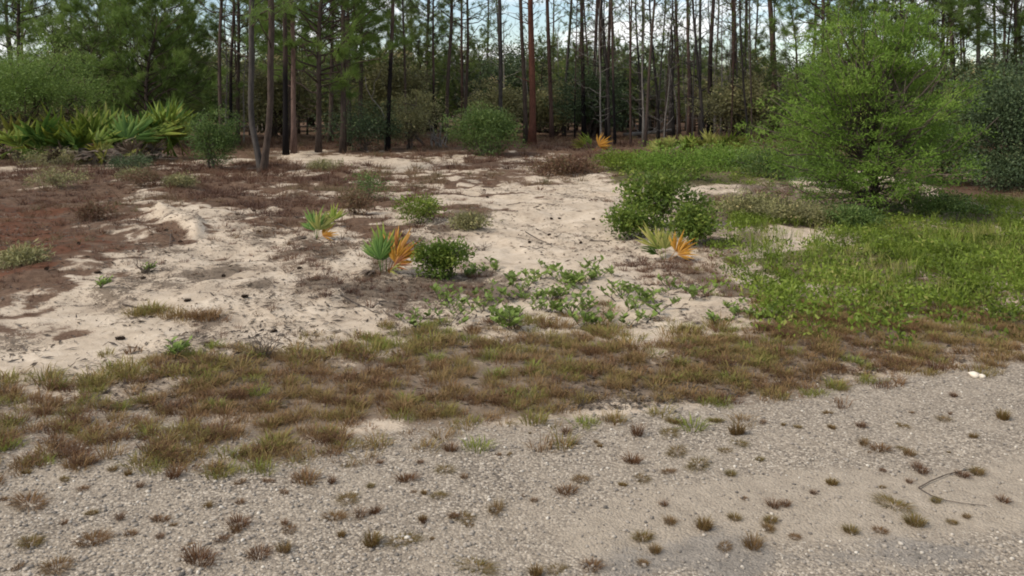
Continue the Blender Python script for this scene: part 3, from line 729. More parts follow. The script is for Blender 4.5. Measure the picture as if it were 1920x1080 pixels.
# dead saplings and snags
for i in range(66):
    px_ = 1075 + 400 * r.random() if i < 42 else 420 + 660 * r.random(); D = 32 + 22 * r.random()
    k = int(r.choice([0, 0, 0, 1, 1, 2])); x = (px_ - 960) * D / FPX
    put_tree('dead_sapling', snag[k], '%s bare dead sapling %s' % (('thin grey', 'slight pale', 'taller black', 'short black')[k], sector(px_)), 'tree', (x, D, float(height(x, D))), r.random() * 6.28, 0.8 + 0.5 * r.random(), 'dead saplings in the wood')
L0 = at(1258, 252)
ms = pine_meshes(390, 5.3, 0.16, .5, 7, 0.7, 0, M['snagdark'], None, stubs=6, dead=True, top_r=0.22)
put_tree('burnt_snag', ms, 'tall black burnt snag tapering to a broken point among the centre trunks', 'dead tree', L0)
ms = pine_meshes(391, 3.2, 0.10, .6, 4, 0.5, 0, M['snagdark'], None, stubs=4, dead=True, top_r=0.6)
put_tree('burnt_snag', ms, 'short black burnt stub of a trunk between the orange frond and the tall burnt snag', 'dead tree', at(1201, 256))

def stick(path, r0, r1, mat, name='wood', sides=6):
    Gt = Geo(); rr = np.random.default_rng(len(path)); v_, t_ = tube(path, np.linspace(r0, r1, len(path)), sides, 0.12, rr); Gt.add(v_, t_)
    return Gt
def wobble(a, b, k, amp, seed):
    rr = np.random.default_rng(seed); t = np.linspace(0, 1, k)[:, None]
    p_ = np.asarray(a) + t * (np.asarray(b) - np.asarray(a)); p_[1:-1] += rr.normal(size=(k - 2, 3)) * amp
    return p_
# fallen and leaning wood
L0 = at(1212, 259); o = thing('fallen_log', 'grey fallen log lying at the back right of the orange palmetto frond', 'log', L0)
Gt = stick(wobble((-1.0, 0, .10), (1.15, .5, .30), 8, .03, 3), .10, .07, None); part('trunk', Gt.mesh('trunk', M['snag'], True), o)
for j, (a_, b_) in enumerate((((.2, .1, .2), (.7, -.2, .8)), ((.7, .3, .25), (1.2, .2, .9)), ((-.3, .1, .15), (-.5, .3, .6)))):
    part('branch', stick(wobble(a_, b_, 5, .04, j + 9), .035, .012, None).mesh('branch', M['snag'], True), o)
L0 = at(798, 275); Gt = stick(wobble((0, 0, -.05), (-.52, .2, .58), 6, .02, 4), .055, .045, None)
single('leaning_stump', Gt.mesh('leaning_stump', M['snagdark'], True), 'short dark broken trunk leaning left at the wood edge left of the rounded bush', 'log', L0)
L0 = at(826, 278); o = thing('dead_brush', 'grey heap of dead arching branches left of the rounded bush', 'branches', L0)
rr = np.random.default_rng(8)
for j in range(16):
    a_ = np.array([.15 * rr.normal(), .2 * rr.normal(), -.02]); e_ = np.array([-.75 + 1.0 * rr.random(), .4 * rr.normal(), .35 + .75 * rr.random()])
    t = np.linspace(0, 1, 7)[:, None]; p_ = a_ + t * (e_ - a_); p_[:, 2] += 0.35 * np.sin(t[:, 0] * math.pi) * rr.random(); p_[1:-1] += rr.normal(size=(5, 3)) * .03
    part('branch', stick(p_, .022, .006, None, sides=5).mesh('branch', M['snag'], True), o)
L0 = at(722, 283); o = thing('bent_sapling', 'thin pale bent sapling curving up to the left beside the dark-based pine', 'tree', L0)
D = L0[1]; p_ = np.array([(0, 0, 0), (-.02, 0, .5), (.0, 0, 1.0), (-.12, 0, 1.35), (-.45, 0, 1.75), (-.62, 0, 2.1), (-.66, 0, 2.5)]) * np.array([1, 1, .95])
part('trunk', stick(p_, .03, .012, None).mesh('trunk', M['snag'], True), o)
part('branch', stick(wobble(p_[4], (-.15, .1, 2.6), 5, .03, 2), .014, .006, None).mesh('branch', M['snag'], True), o)

# ------------------------------------------------------------------ near trees and shrubs
# large feathery yellow-green tree
L0 = at(1640, 405); D = L0[1]
o = thing('yellow_green_tree', 'large feathery yellow-green small tree with low spreading boughs, right of the sandy path', 'tree', L0)
r = np.random.default_rng(61); G = Geo(); B = Geo(); T0 = Geo()
v_, t_ = tube(wobble((0, 0, -.05), (.02, .0, 1.0), 6, .02, 5), [.075, .06, .05, .045, .04, .035], 8, .06, r); T0.add(v_, t_)
v_, t_ = tube(wobble((.02, .0, 1.0), (-.1, .1, 2.6), 7, .05, 6), np.linspace(.035, .01, 7), 7); T0.add(v_, t_)
cs = []
def outline(z):        # half widths left and right of the stem at height z (m), from the crown's outline
    zz = [0.05, .35, .7, 1.1, 1.5, 1.9, 2.3, 2.65, 2.95]
    lf = [1.0, 1.35, 1.5, 1.6, 1.6, 1.35, 1.05, .8, .5]; rt = [1.0, 1.3, 1.45, 1.5, 1.6, 1.5, 1.1, .8, .5]
    return np.interp(z, zz, lf), np.interp(z, zz, rt)
nb_ = 230
for i in range(nb_):
    z = 0.22 + 2.7 * r.random() ** 0.9
    lf, rt = outline(z); a = r.random() * 6.283; ca, sa = math.cos(a), math.sin(a)
    reach = (rt if ca > 0 else lf) * (0.42 + 0.72 * r.random())
    end = np.array([ca * reach, sa * reach * 0.85, z])
    zb = max(0.2, z * (0.45 + 0.3 * r.random())); b = np.array([.0, .0, min(zb, 2.5)])
    t = np.linspace(0, 1, 7)[:, None]; p_ = b + t * (end - b); p_[:, 2] -= 0.10 * np.sin(t[:, 0] * 3.14); p_[1:] += r.normal(size=(6, 3)) * .045
    v_, t_ = tube(p_, np.linspace(.018, .004, 7), 5); B.add(v_, t_)
    nc = 7
    for q in range(nc):
        f_ = 1.04 - 0.5 * (q + r.random()) / nc; i0 = f_ * 6; j0 = int(min(i0, 5)); cs.append(np.append(p_[j0] + (p_[j0 + 1] - p_[j0]) * (i0 - j0) + r.normal(size=3) * .06, [i]))
cs = np.array(cs)
bt = r.normal(0.5, 0.14, nb_)
per = 48; rep = np.repeat(np.arange(len(cs)), per); off = r.normal(size=(len(rep), 3)) * np.array([.075, .075, .03]); pp = cs[rep, :3] + off
ok = (pp[:, 2] > 0.05) & (r.random(len(pp)) < np.clip(.55 + pp[:, 2] * .6, 0, 1)) & (fbm(pp[:, 0] * 2.2 + 9, pp[:, 2] * 2.6 + pp[:, 1], 66, 3) > .36); pp = pp[ok]; rep = rep[ok]; off = off[ok]
outw = nrm(pp - np.array([0, 0, 1.0]) + off * 3)
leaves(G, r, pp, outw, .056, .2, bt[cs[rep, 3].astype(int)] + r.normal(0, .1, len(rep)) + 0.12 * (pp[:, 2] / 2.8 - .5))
part('trunk', T0.mesh('trunk', M['bark'], True), o); q = part('limbs', B.mesh('limbs', M['twig'], True), o); q['kind'] = 'stuff'
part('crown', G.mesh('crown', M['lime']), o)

def bush_at(name, px, pyb, wpx, hpx, label, seed, mat, L=.05, wr=.45, ncl=140, per=45, cl=.12, base=0.04, cat='bush', stem='twig', gap=0.0, group=None, depth=0.9, rz=0, **kw):
    L0 = at(px, pyb); D = L0[1]
    rx = wpx / 2 * D / FPX; h_ = hpx * D / FPX
    bm_ = bush_meshes(seed, rx * 1.08, rx * depth, h_, base * h_, ncl, per, L, wr, M[mat], M[stem], cl, gap=gap, **kw)
    return put_bush(name, bm_, label, cat, L0, rz, 1.0, group)
bush_at('dark_oak', 1905, 352, 270, 250, 'large dark blue-green oak at the frame edge behind the yellow-green tree', 71, 'darkoak', L=.055, ncl=420, per=60, cl=.16, cat='tree', base=.03, stem='barkgrey')
bush_at('added_shade_bush', 1890, 356, 190, 80, 'added dark bush standing in for the black shade beneath the dark oak', 171, 'darkoak', L=.05, ncl=200, per=46, cl=.12)  # added bush, its dark leaves stand in for the shade under the oak
bush_at('broad_bush', 1760, 345, 190, 130, 'mid-green bush filling the gap between the yellow-green tree and the dark oak', 72, 'oak', L=.05, ncl=220, per=50, cl=.13)
bush_at('rounded_bush', 910, 291, 142, 106, 'rounded green oak bush at the end of the sandy path', 73, 'oak', L=.055, ncl=300, per=60, cl=.13)
bush_at('oval_bush', 400, 322, 104, 114, 'small grey-green upright bush between the palmettos and the forked pine', 74, 'oak', L=.045, ncl=220, per=46, cl=.10)
bush_at('layered_tree', 45, 300, 290, 215, 'pale green layered small tree rising behind the palmettos at the frame edge', 75, 'pinebright', L=.09, wr=.22, ncl=300, per=70, cl=.2, cat='tree', base=.25, stem='bark', flat=.4)
bush_at('dark_thicket', 10, 296, 260, 150, 'dark brownish thicket under the pale green layered tree', 76, 'drab', L=.07, ncl=160, per=50, cl=.2)
bush_at('dark_thicket', 690, 284, 190, 90, 'dark low thicket between the reddish pine and the dead brush', 77, 'darkoak', L=.07, ncl=150, per=40, cl=.2)
bush_at('dark_thicket', 770, 280, 110, 110, 'dark brown thicket left of the dead arching branches', 78, 'drab', L=.07, ncl=150, per=40, cl=.18)
bush_at('glossy_shrub', 1235, 425, 175, 112, 'glossy green shrub with gaps showing pale sand, at the right edge of the path', 79, 'shiny', L=.055, wr=.5, ncl=120, per=34, cl=.075, gap=.3)
bush_at('glossy_shrub', 1185, 446, 105, 62, 'low dark green lobe of shrub on the path edge left of the yellow palmetto', 80, 'shiny', L=.045, wr=.5, ncl=80, per=34, cl=.06)
bush_at('glossy_shrub', 1300, 462, 80, 78, 'dark green low shrub right behind the orange frond on the path edge', 81, 'shiny', L=.045, wr=.5, ncl=80, per=34, cl=.06)
bush_at('compact_shrub', 829, 522, 84, 76, 'small compact dark green shrub alone on the sand right of the rust-orange frond', 82, 'shiny', L=.034, wr=.5, ncl=120, per=34, cl=.04, depth=.95)
bush_at('low_shrub', 788, 420, 106, 52, 'low olive-green shrublet on the sand behind the rust-orange frond', 83, 'cover', L=.04, wr=.4, ncl=60, per=30, cl=.07)
bush_at('low_shrub', 692, 375, 70, 55, 'thin green wispy shrublet on the brown litter left of the olive one', 84, 'oak', L=.04, wr=.35, ncl=40, per=24, cl=.09)
for k, (x, y, w, h_, lab) in enumerate(((1260, 335, 190, 62, 'bright green low mound behind the glossy shrub'), (1360, 318, 150, 50, 'bright green low mound between the yellow palmettos and the yellow-green tree'), (1450, 335, 120, 66, 'green mound at the left foot of the yellow-green tree'),
                                        (1175, 318, 130, 34, 'flat olive-green mound at the far end of the path, right side'), (1060, 326, 130, 32, 'flat olive-brown mound at the far end of the path, nearer the rounded bush'), (1540, 352, 120, 80, 'dark green mound under the left boughs of the yellow-green tree'))):
    bush_at('green_mound', x, y, w, h_, lab, 110 + k, ('lime', 'lime', 'oak', 'cover', 'dry', 'oak')[k], L=.055, wr=.4, ncl=130, per=40, cl=.11)
for k, (x, y, w, h_, mt, lab) in enumerate(((1400, 408, 150, 46, 'drab', 'grey-brown twiggy low shrub between the glossy shrub and the yellow-green tree'), (1500, 420, 150, 40, 'drab', 'brownish low shrub in the shade left of the yellow-green tree trunk'),
                                            (1600, 424, 120, 34, 'oak', 'green low shrub against the yellow-green tree trunk'), (1760, 408, 150, 50, 'oak', 'green low shrub right of the yellow-green tree trunk'))):
    bush_at('shade_shrub', x, y, w, h_, lab, 130 + k, mt, L=.04, wr=.4, ncl=110, per=36, cl=.07)
for k, (x, y, w, h_, mt, lab) in enumerate(((178, 415, 74, 34, 'dry', 'olive-brown tussock shrub at the right of the reddish litter'), (110, 352, 110, 40, 'drab', 'grey-brown low scrub in front of the palmettos'), (270, 350, 90, 34, 'dry', 'brown scrubby plant below the right palmettos'),
                                            (600, 320, 70, 22, 'drab', 'small dark mound on the white sand streak'), (250, 340, 60, 26, 'drab', 'dark small scrub below the middle palmettos'), (668, 402, 60, 46, 'dry', 'rusty brown dead plant behind the small palmettos'),
                                            (40, 498, 90, 30, 'drab', 'grey-green low plant on the reddish litter at the frame edge'), (335, 350, 60, 22, 'drab', 'brown low scrub below the oval bush'), (880, 425, 60, 26, 'drab', 'brown crumbly scrub beside the path'))):
    bush_at('scrub_plant', x, y, w, h_, lab, 150 + k, mt, L=.05, wr=.25, ncl=60, per=30, cl=.06)

# ------------------------------------------------------------------ saw palmettos: each frond is a part
def frond_mesh(seed, L, petiole, nseg, arc, mat, fold=.25, droop=.15):
    r = np.random.default_rng(seed); G = Geo()
    pt = np.array([(0, 0, 0), (petiole * .5, 0, petiole * .06), (petiole, 0, 0)])
    v_, t_ = tube(pt, [.008, .006, .005], 5); G.add(v_, t_, .35)
    for i in range(nseg):
        a = (i / (nseg - 1) - .5) * arc + r.normal(0, .09); l = L * (0.74 + .26 * math.cos(a * .9)) * (.62 + .44 * r.random())
        if r.random() < .14: continue
        dr_ = droop * (.3 + 1.8 * r.random())
        d = np.array([math.cos(a), math.sin(a), 0]); sd_ = np.array([-d[1], d[0], 0]); w = L * arc / nseg * .78
        b = np.array([petiole, 0, 0]); z = lambda s: np.array([0, 0, -dr_ * l * s * s + .05 * L * abs(math.sin(a)) * s])
        V_ = [b, b + d * l * .5 + sd_ * w * .5 + z(.5) - np.array([0, 0, w * fold]), b + d * l * .5 + z(.5) + np.array([0, 0, w * fold]), b + d * l * .5 - sd_ * w * .5 + z(.5) - np.array([0, 0, w * fold]), b + d * l + z(1.0 + .25 * r.random())]
        G.add(V_, [(0, 1, 2), (0, 2, 3), (1, 4, 2), (2, 4, 3)], np.array([.2, .45, .5, .45, .8]) + r.normal(0, .2))
    return G.mesh('frond', mat)
FR = {k: [frond_mesh(500 + j + 10 * i, 0.46, .30, 17, (2.5, 1.9, 3.0)[j], M[k]) for j in range(3)] for i, k in enumerate(('palm_green', 'palm_blue', 'palm_yellow', 'palm_orange', 'palm_rust', 'palm_dead'))}
FS = {k: [frond_mesh(560 + j + 10 * i, 0.52, .22, 15, (1.7, 2.1)[j], M[k], droop=.25) for j in range(2)] for i, k in enumerate(FR)}
from mathutils import Matrix, Vector
def frond(parent, kind, az, elev, sc, roll=0.0, base=(0, 0, 0), var=None, name='frond'):
    o = part(name, FR[kind][var] if var is not None else FS[kind][int(az * 7) % 2], parent)
    R = Matrix.Rotation(az, 4, 'Z') @ Matrix.Rotation(-elev, 4, 'Y') @ Matrix.Rotation(roll, 4, 'X')
    o.matrix_basis = Matrix.Translation(base) @ R @ Matrix.Scale(sc, 4)
    return o
r = np.random.default_rng(91)
def palmetto(px, py, n_, kinds, sc, label, group=None, dead=4, spread=.25, lo=.55, hi=1.45):
    o = thing('saw_palmetto', label, 'palmetto', at(px, py), 0, 1.28 if px < 400 else 1, group)
    for i in range(int(n_ * 1.7)):
        k = kinds[int(r.integers(len(kinds)))]
        az_ = r.random() * 6.283; rl_ = (math.pi / 2 - az_ + math.pi / 2) % math.pi - math.pi / 2
        frond(o, k, az_, lo + (hi - lo) * r.random(), sc * (.8 + .4 * r.random()), rl_ + r.normal(0, .35), (r.normal() * spread, r.normal() * spread, .05), int(r.integers(3)))
    for i in range(dead):
        frond(o, 'palm_dead', -2.6 + 2.0 * r.random(), -.1 + .5 * r.random(), sc * (.6 + .3 * r.random()), r.normal(0, .9), (r.normal() * spread, -.2 + r.normal() * spread, .2), int(r.integers(3)))
    return o
GP = 'saw palmettos in the large clump'
palmetto(60, 304, 8, ['palm_green', 'palm_yellow'], 1.3, 'yellowing saw palmetto at the left end of the large clump', GP, 5, .35)
palmetto(115, 305, 12, ['palm_green', 'palm_green', 'palm_blue'], 1.45, 'bright green saw palmetto in the left half of the large clump', GP, 4, .35)
palmetto(165, 303, 13, ['palm_green', 'palm_blue', 'palm_green', 'palm_yellow'], 1.55, 'tall bright green saw palmetto in the middle of the large clump', GP, 5, .35)
palmetto(190, 311, 5, ['palm_yellow', 'palm_yellow', 'palm_dead', 'palm_rust'], .8, 'yellow and rusty fronds low at the front of the large palmetto clump', GP, 5, .3)
palmetto(225, 300, 12, ['palm_blue', 'palm_blue', 'palm_green'], 1.4, 'dark-hearted saw palmetto right of the middle of the large clump', GP, 6, .35)
palmetto(245, 311, 2, ['palm_dead'], .8, 'grey dead fronds with a dark hollow low in the large palmetto clump', GP, 8, .3)
palmetto(300, 302, 15, ['palm_green', 'palm_blue', 'palm_green', 'palm_yellow'], 1.6, 'fan-shaped saw palmetto with tan tips at the right end of the large clump', GP, 3, .3)
bush_at('tangled_scrub', 95, 314, 120, 30, 'dark tangled scrub in front of the left palmettos', 181, 'drab', L=.05, wr=.3, ncl=80, per=36, cl=.1)
bush_at('tangled_scrub', 245, 318, 110, 24, 'dark tangled scrub in front of the right palmettos', 182, 'darkoak', L=.05, wr=.3, ncl=70, per=36, cl=.09)
# small palmettos on the sand
o = thing('saw_palmetto', 'small palmetto with narrow green and yellow fronds, leftmost on the open sand', 'palmetto', at(594, 450))
for k, az, el, sc, ro in (('palm_blue', 1.9, 1.35, .58, -.4), ('palm_yellow', .5, 1.3, .52, 1.0), ('palm_blue', 2.6, 1.15, .5, -.9), ('palm_orange', .2, .6, .36, 1.0), ('palm_yellow', 1.2, 1.4, .46, .3), ('palm_dead', 3.0, .2, .45, .4)):
    frond(o, k, az, el, sc, ro)
o = thing('saw_palmetto', 'tiny green palmetto just right of the leftmost small one', 'palmetto', at(622, 428))
for k, az, el, sc, ro in (('palm_green', .5, 1.3, .46, 1.0), ('palm_yellow', 2.2, 1.1, .4, -.6)):
    frond(o, k, az, el, sc, ro)
o = thing('saw_palmetto', 'palmetto with one deep green fan beside one rust-orange fan on the sand', 'palmetto', at(722, 512))
for k, az, el, sc, ro, bs in (('palm_blue', 2.4, 1.42, .58, -.75, (-.03, -.03, 0)), ('palm_blue', 2.7, 1.3, .52, -1.0, (-.04, .03, 0)), ('palm_blue', 2.0, 1.45, .5, -.5, (-.02, .0, 0)), ('palm_rust', .5, 1.1, .62, 1.0, (.03, .03, 0)), ('palm_orange', .25, 1.05, .5, 1.35, (.04, -.02, 0)), ('palm_rust', .9, 1.25, .58, .6, (.02, .05, 0)), ('palm_green', 1.7, 1.35, .66, -.1, (0, .08, 0)), ('palm_rust', -.3, .8, .42, 1.0, (.02, 0, 0)), ('palm_dead', 3.3, .2, .4, .3, (0, 0, 0)), ('palm_yellow', -.9, .5, .3, .6, (.02, 0, 0))):
    frond(o, k, az, el, sc, ro, bs)
o = thing('saw_palmetto', 'palmetto with yellow-green fronds and one bright orange frond in front of the glossy shrub', 'palmetto', at(1248, 487))
for k, az, el, sc, ro, bs in (('palm_yellow', 2.6, 1.1, .62, -1.0, (-.03, 0, 0)), ('palm_green', 2.2, 1.2, .5, -.6, (-.02, 0, 0)), ('palm_yellow', 1.6, 1.35, .5, 0.0, (0, 0, 0)), ('palm_orange', .2, .85, .52, 1.35, (.03, 0, 0)), ('palm_orange', -.3, .65, .42, 1.0, (.05, 0, 0)), ('palm_blue', 2.9, .7, .4, .8, (-.02, 0, 0)), ('palm_dead', .2, .1, .4, .3, (0, 0, 0))):
    frond(o, k, az, el, sc, ro, bs)
o = thing('saw_palmetto', 'far palmetto with a bright orange frond at the foot of the centre pines', 'palmetto', at(1108, 287))
for k, az, el, sc, ro, bs in (('palm_orange', -.4, .9, 1.0, 1.4, (.1, -.1, 0)), ('palm_orange', .1, .7, .8, 1.2, (.15, -.1, 0)), ('palm_green', 2.4, 1.2, 1.0, 1.2, (-.1, 0, 0)), ('palm_green', 1.6, 1.3, .9, 1.0, (0, 0, 0)), ('palm_yellow', 3.0, .8, .9, 1.0, (-.1, 0, 0)), ('palm_dead', -.2, .3, .8, .4, (.3, 0, 0))):
    frond(o, k, az, el, sc, ro, bs)
for x, y, lab in ((1268, 289, 'yellow-green far palmetto, left one of three behind the bright green mounds'), (1318, 291, 'yellow far palmetto, middle one of three behind the bright green mounds'), (1366, 290, 'yellow-green far palmetto, right one of three behind the bright green mounds')):
    palmetto(x, y, 11, ['palm_yellow', 'palm_green', 'palm_yellow'], .85, lab, 'far palmettos behind the green mounds', 2, .3)

# ------------------------------------------------------------------ leafy seedlings on the sand
def seedling_meshes(seed, nst, h_, L):
    r = np.random.default_rng(seed); G = Geo(); ST = Geo()
    for i in range(nst):
        a = r.random() * 6.283; sp = .06 + .08 * r.random(); b = np.array([r.normal() * .03, r.normal() * .03, -.01]); e = b + np.array([math.cos(a) * sp, math.sin(a) * sp, h_ * (.55 + .6 * r.random())])
        p_ = wobble(b, e, 5, .006, int(r.integers(9999))); v_, t_ = tube(p_, np.linspace(.0035, .002, 5), 4); ST.add(v_, t_)
        nl = 9; f_ = .3 + .7 * r.random(nl); pos_ = b + (e - b) * f_[:, None]
        an = r.random(nl) * 6.283; ow = np.stack([np.cos(an), np.sin(an), .55 + .4 * r.random(nl)], 1)
        sz = L * (.7 + .6 * r.random(nl)); up = np.stack([r.normal(size=nl) * .4, r.normal(size=nl) * .4, np.ones(nl)], 1)
        scatter(G, LEAF_V, LEAF_T, frames(ow, up), np.stack([sz, sz * .5, sz * .5], 1), pos_, r.normal(.55, .2, nl))
    return G.mesh('leaves', M['weed']), ST.mesh('stem', M['twig'], True)
SEED = [seedling_meshes(600 + i, (4, 6, 3, 8, 5)[i], (.10, .12, .14, .10, .08)[i], (.055, .05, .055, .055, .05)[i]) for i in range(5)]
r = np.random.default_rng(17)
spots = [(885, 508), (905, 500), (868, 565), (852, 575), (815, 572), (830, 560), (845, 605), (918, 565), (935, 548), (955, 530), (985, 540), (972, 555), (995, 530), (905, 580), (1010, 575), (1040, 580), (965, 585), (1005, 560), (1030, 500), (1055, 525),
         (1075, 530), (1090, 525), (1110, 520), (1125, 515), (1140, 508), (1105, 500), (1058, 545), (1085, 550), (1035, 555), (1150, 555), (1165, 550), (1175, 540), (1195, 545), (1100, 575), (1070, 585), (1140, 600), (1160, 595), (1215, 590), (1230, 580), (1295, 560), (1320, 552),
         (1385, 585), (1370, 570), (1350, 600), (1260, 535), (1240, 545), (1215, 560), (1190, 605), (965, 610), (1100, 605), (870, 590), (780, 605), (765, 600), (1185, 575), (1420, 590), (1015, 515), (930, 500), (945, 600)]
for i, (x, y) in enumerate(spots):
    L0 = at(x, y + 6); k = int(r.integers(5))
    where = ('beside the compact shrub' if x < 880 else 'below the compact shrub, right' if x < 1000 else 'in the middle of the sand below the path' if x < 1090 else 'at the right of the sand patch' if x < 1200 else 'at the green edge of the sand') + (', back row' if y < 530 else ', middle row' if y < 572 else ', front row')
    o = thing('leafy_seedling', '%s leafy seedling %s' % (('small', 'bushy', 'spindly', 'full', 'low')[k], where), 'plant', L0, r.random() * 6.28, .65 + .55 * r.random(), 'leafy seedlings on the sand')
    part('leaves', SEED[k][0], o); part('stem', SEED[k][1], o)
for x, y, s_, lab in ((188, 540, .75, 'small yellow-green leafy plant alone on the sand below the reddish litter'), (326, 668, .85, 'small dark green leafy plant at the top of the grass band, left'), (275, 510, .7, 'grey-green spindly plant on the sand near the sand bank')):
    o = thing('leafy_seedling', lab, 'plant', at(x, y), 0, s_); part('leaves', SEED[3][0], o); part('stem', SEED[3][1], o)

# ------------------------------------------------------------------ pine cones, twigs, stone
def cone_mesh(seed):
    r = np.random.default_rng(seed); G = Geo()
    v_, t_ = tube([(0, 0, 0), (.02, 0, 0), (.05, 0, 0), (.075, 0, 0)], [.008, .016, .014, .004], 6); G.add(v_, t_)
    for i in range(46):
        f_ = i / 45; x = .004 + .072 * f_; R_ = .012 + .012 * math.sin(math.pi * (.15 + .8 * f_)); a = i * 2.4
        d = np.array([.35 + .5 * f_, math.cos(a), math.sin(a)]); d /= np.linalg.norm(d); sd_ = np.array([0, -math.sin(a), math.cos(a)])
        b = np.array([x, math.cos(a) * R_ * .4, math.sin(a) * R_ * .4]); l = .022 * (1 - .35 * f_); w = .009
        G.add([b - sd_ * w * .5, b + sd_ * w * .5, b + d * l + sd_ * w * .7, b + d * l - sd_ * w * .7, b + d * l * 1.05 + np.array([-.006, 0, 0])], [(0, 1, 2), (0, 2, 3), (3, 2, 4)])
    return G.mesh('pine_cone', M['cone'])
CONE = [cone_mesh(1), cone_mesh(2)]
r = np.random.default_rng(23)
for i, (x, y) in enumerate([(341, 430), (308, 433), (189, 502), (265, 524), (310, 372), (252, 357), (205, 372), (147, 458), (490, 436), (480, 398), (452, 558), (235, 637), (1046, 416), (1032, 415), (910, 357), (912, 370), (958, 383), (1116, 406), (1028, 443), (993, 455), (1090, 457), (780, 478), (888, 545), (958, 600), (345, 565), (420, 520), (1010, 385), (88, 505), (520, 622), (560, 505)]):
    L0 = at(x, y); k = 'lying on the sand bank' if i < 2 else None
    near = x < 600
    lab = ['dark pine cone on the sand bank, farther right of two', 'dark pine cone on the sand bank, farther left of two'][i] if i < 2 else ('dark pine cone %s' % ('on the reddish litter' if x < 215 else 'near the sand bank' if y < 470 and x < 420 else 'left of the small palmettos' if y < 470 else 'on the sand below the reddish litter' if x < 400 else 'on the sand above the grass band' if x < 600 else 'beside the compact shrub' if x < 900 and y > 470 else 'among the leafy seedlings' if y > 500 else 'at the top of the open path' if y < 390 else 'in the middle of the open path' if y < 420 else 'low on the open path'))
    single('pine_cone', CONE[i % 2], lab, 'pine cone', (L0[0], L0[1], L0[2] + .008), r.random() * 6.28, .55 + .25 * r.random(), 'pine cones on the sand')
def twig_thing(pts, rad, label, name='twig', mat='twig', group=None, dz=.008):
    P_ = np.array([at(x, y) for x, y in pts]); P_[:, 2] += dz
    base = P_[0].copy()
    single(name, stick(P_ - base, rad, rad * .45, None, sides=5).mesh(name, M[mat], True), label, 'twig', base, group=group)
twig_thing([(1722, 918), (1745, 905), (1775, 893), (1805, 886), (1838, 880)], .003, 'thin curved twig on the gravel, arching up to the right')
twig_thing([(1722, 918), (1745, 932), (1775, 942), (1810, 948), (1850, 952)], .0025, 'thin curved twig on the gravel, bending down to the right')
for k, pts in enumerate([[(1105, 455), (1130, 453), (1160, 456)], [(1000, 390), (1030, 386), (1048, 388)], [(950, 385), (985, 380)], [(985, 440), (1010, 450), (1035, 462)], [(975, 462), (1005, 468), (1035, 458)], [(1005, 430), (1025, 440)], [(885, 398), (925, 408)], [(820, 600), (790, 598), (745, 590)], [(555, 410), (600, 402)], [(520, 420), (560, 436)], [(475, 440), (520, 446)], [(320, 440), (318, 465)], [(560, 470), (610, 462)], [(230, 575), (300, 590)], [(640, 560), (700, 590)]]):
    twig_thing(pts, .007, 'dark dry stick ' + ('low on the open path, right', 'at the top of the open path, right', 'at the top of the open path, left', 'slanting in the middle of the path litter', 'lowest in the middle of the path litter', 'highest in the middle of the path litter', 'beside the olive shrublet', 'below the compact shrub', 'above the leftmost small palmetto', 'left of the leftmost small palmetto', 'between the sand bank and the leftmost small palmetto', 'pointing down from the sand bank', 'below the leftmost small palmetto', 'on the sand left of the grass patch', 'on the sand below the rust-orange frond')[k], group='dry sticks on the sand')
rr = np.random.default_rng(4)
ico = np.array([(0, 0, 1), (.89, 0, .45), (.28, .85, .45), (-.72, .53, .45), (-.72, -.53, .45), (.28, -.85, .45), (.72, .53, -.45), (-.28, .85, -.45), (-.89, 0, -.45), (-.28, -.85, -.45), (.72, -.53, -.45), (0, 0, -1)], float)
icoT = np.array([(0, 1, 2), (0, 2, 3), (0, 3, 4), (0, 4, 5), (0, 5, 1), (1, 6, 2), (2, 7, 3), (3, 8, 4), (4, 9, 5), (5, 10, 1), (6, 7, 2), (7, 8, 3), (8, 9, 4), (9, 10, 5), (10, 6, 1), (11, 7, 6), (11, 8, 7), (11, 9, 8), (11, 10, 9), (11, 6, 10)])
def plain(name, stops, rough=.9):
    m, n = mat_base(name); rp_ = ramp(n, stops)
    g_ = n.nodes.new('ShaderNodeNewGeometry'); nz = noise(n, 140, 3, .6, g_.outputs['Position'])
    lk(n, mth(n, 'ADD', attr(n, 'tint'), mth(n, 'MULTIPLY', mth(n, 'SUBTRACT', nz.outputs['Fac'], .5), .35)), rp_.inputs[0])
    p = n.nodes.new('ShaderNodeBsdfPrincipled'); lk(n, rp_.outputs[0], p.inputs['Base Color']); p.inputs['Roughness'].default_value = rough; p.inputs['Specular IOR Level'].default_value = .2
    o = n.nodes.new('ShaderNodeOutputMaterial'); lk(n, p.outputs[0], o.inputs[0]); return m
M['stone'] = plain('gravel_stones', [(0, (.10, .09, .08)), (.35, (.24, .205, .17)), (.7, (.38, .33, .27)), (1, (.66, .60, .51))])
M['pale'] = plain('pale_stone', [(0, (.55, .46, .36)), (1, (.78, .70, .58))])
for x, y, s_, lab in ((1827, 706, (.036, .03, .02), 'pale cream stone at the right end of the grass band, the larger of two'), (1841, 708, (.022, .02, .014), 'small pale cream stone touching the larger one at the grass edge')):
    Gs = Geo().add(ico * (1 + .2 * rr.normal(size=(12, 1))) * np.array(s_), icoT, .6); L0 = at(x, y)
    single('pale_stone', Gs.mesh('pale_stone', M['pale']), lab, 'stone', (L0[0], L0[1], L0[2] + s_[2] * .5))

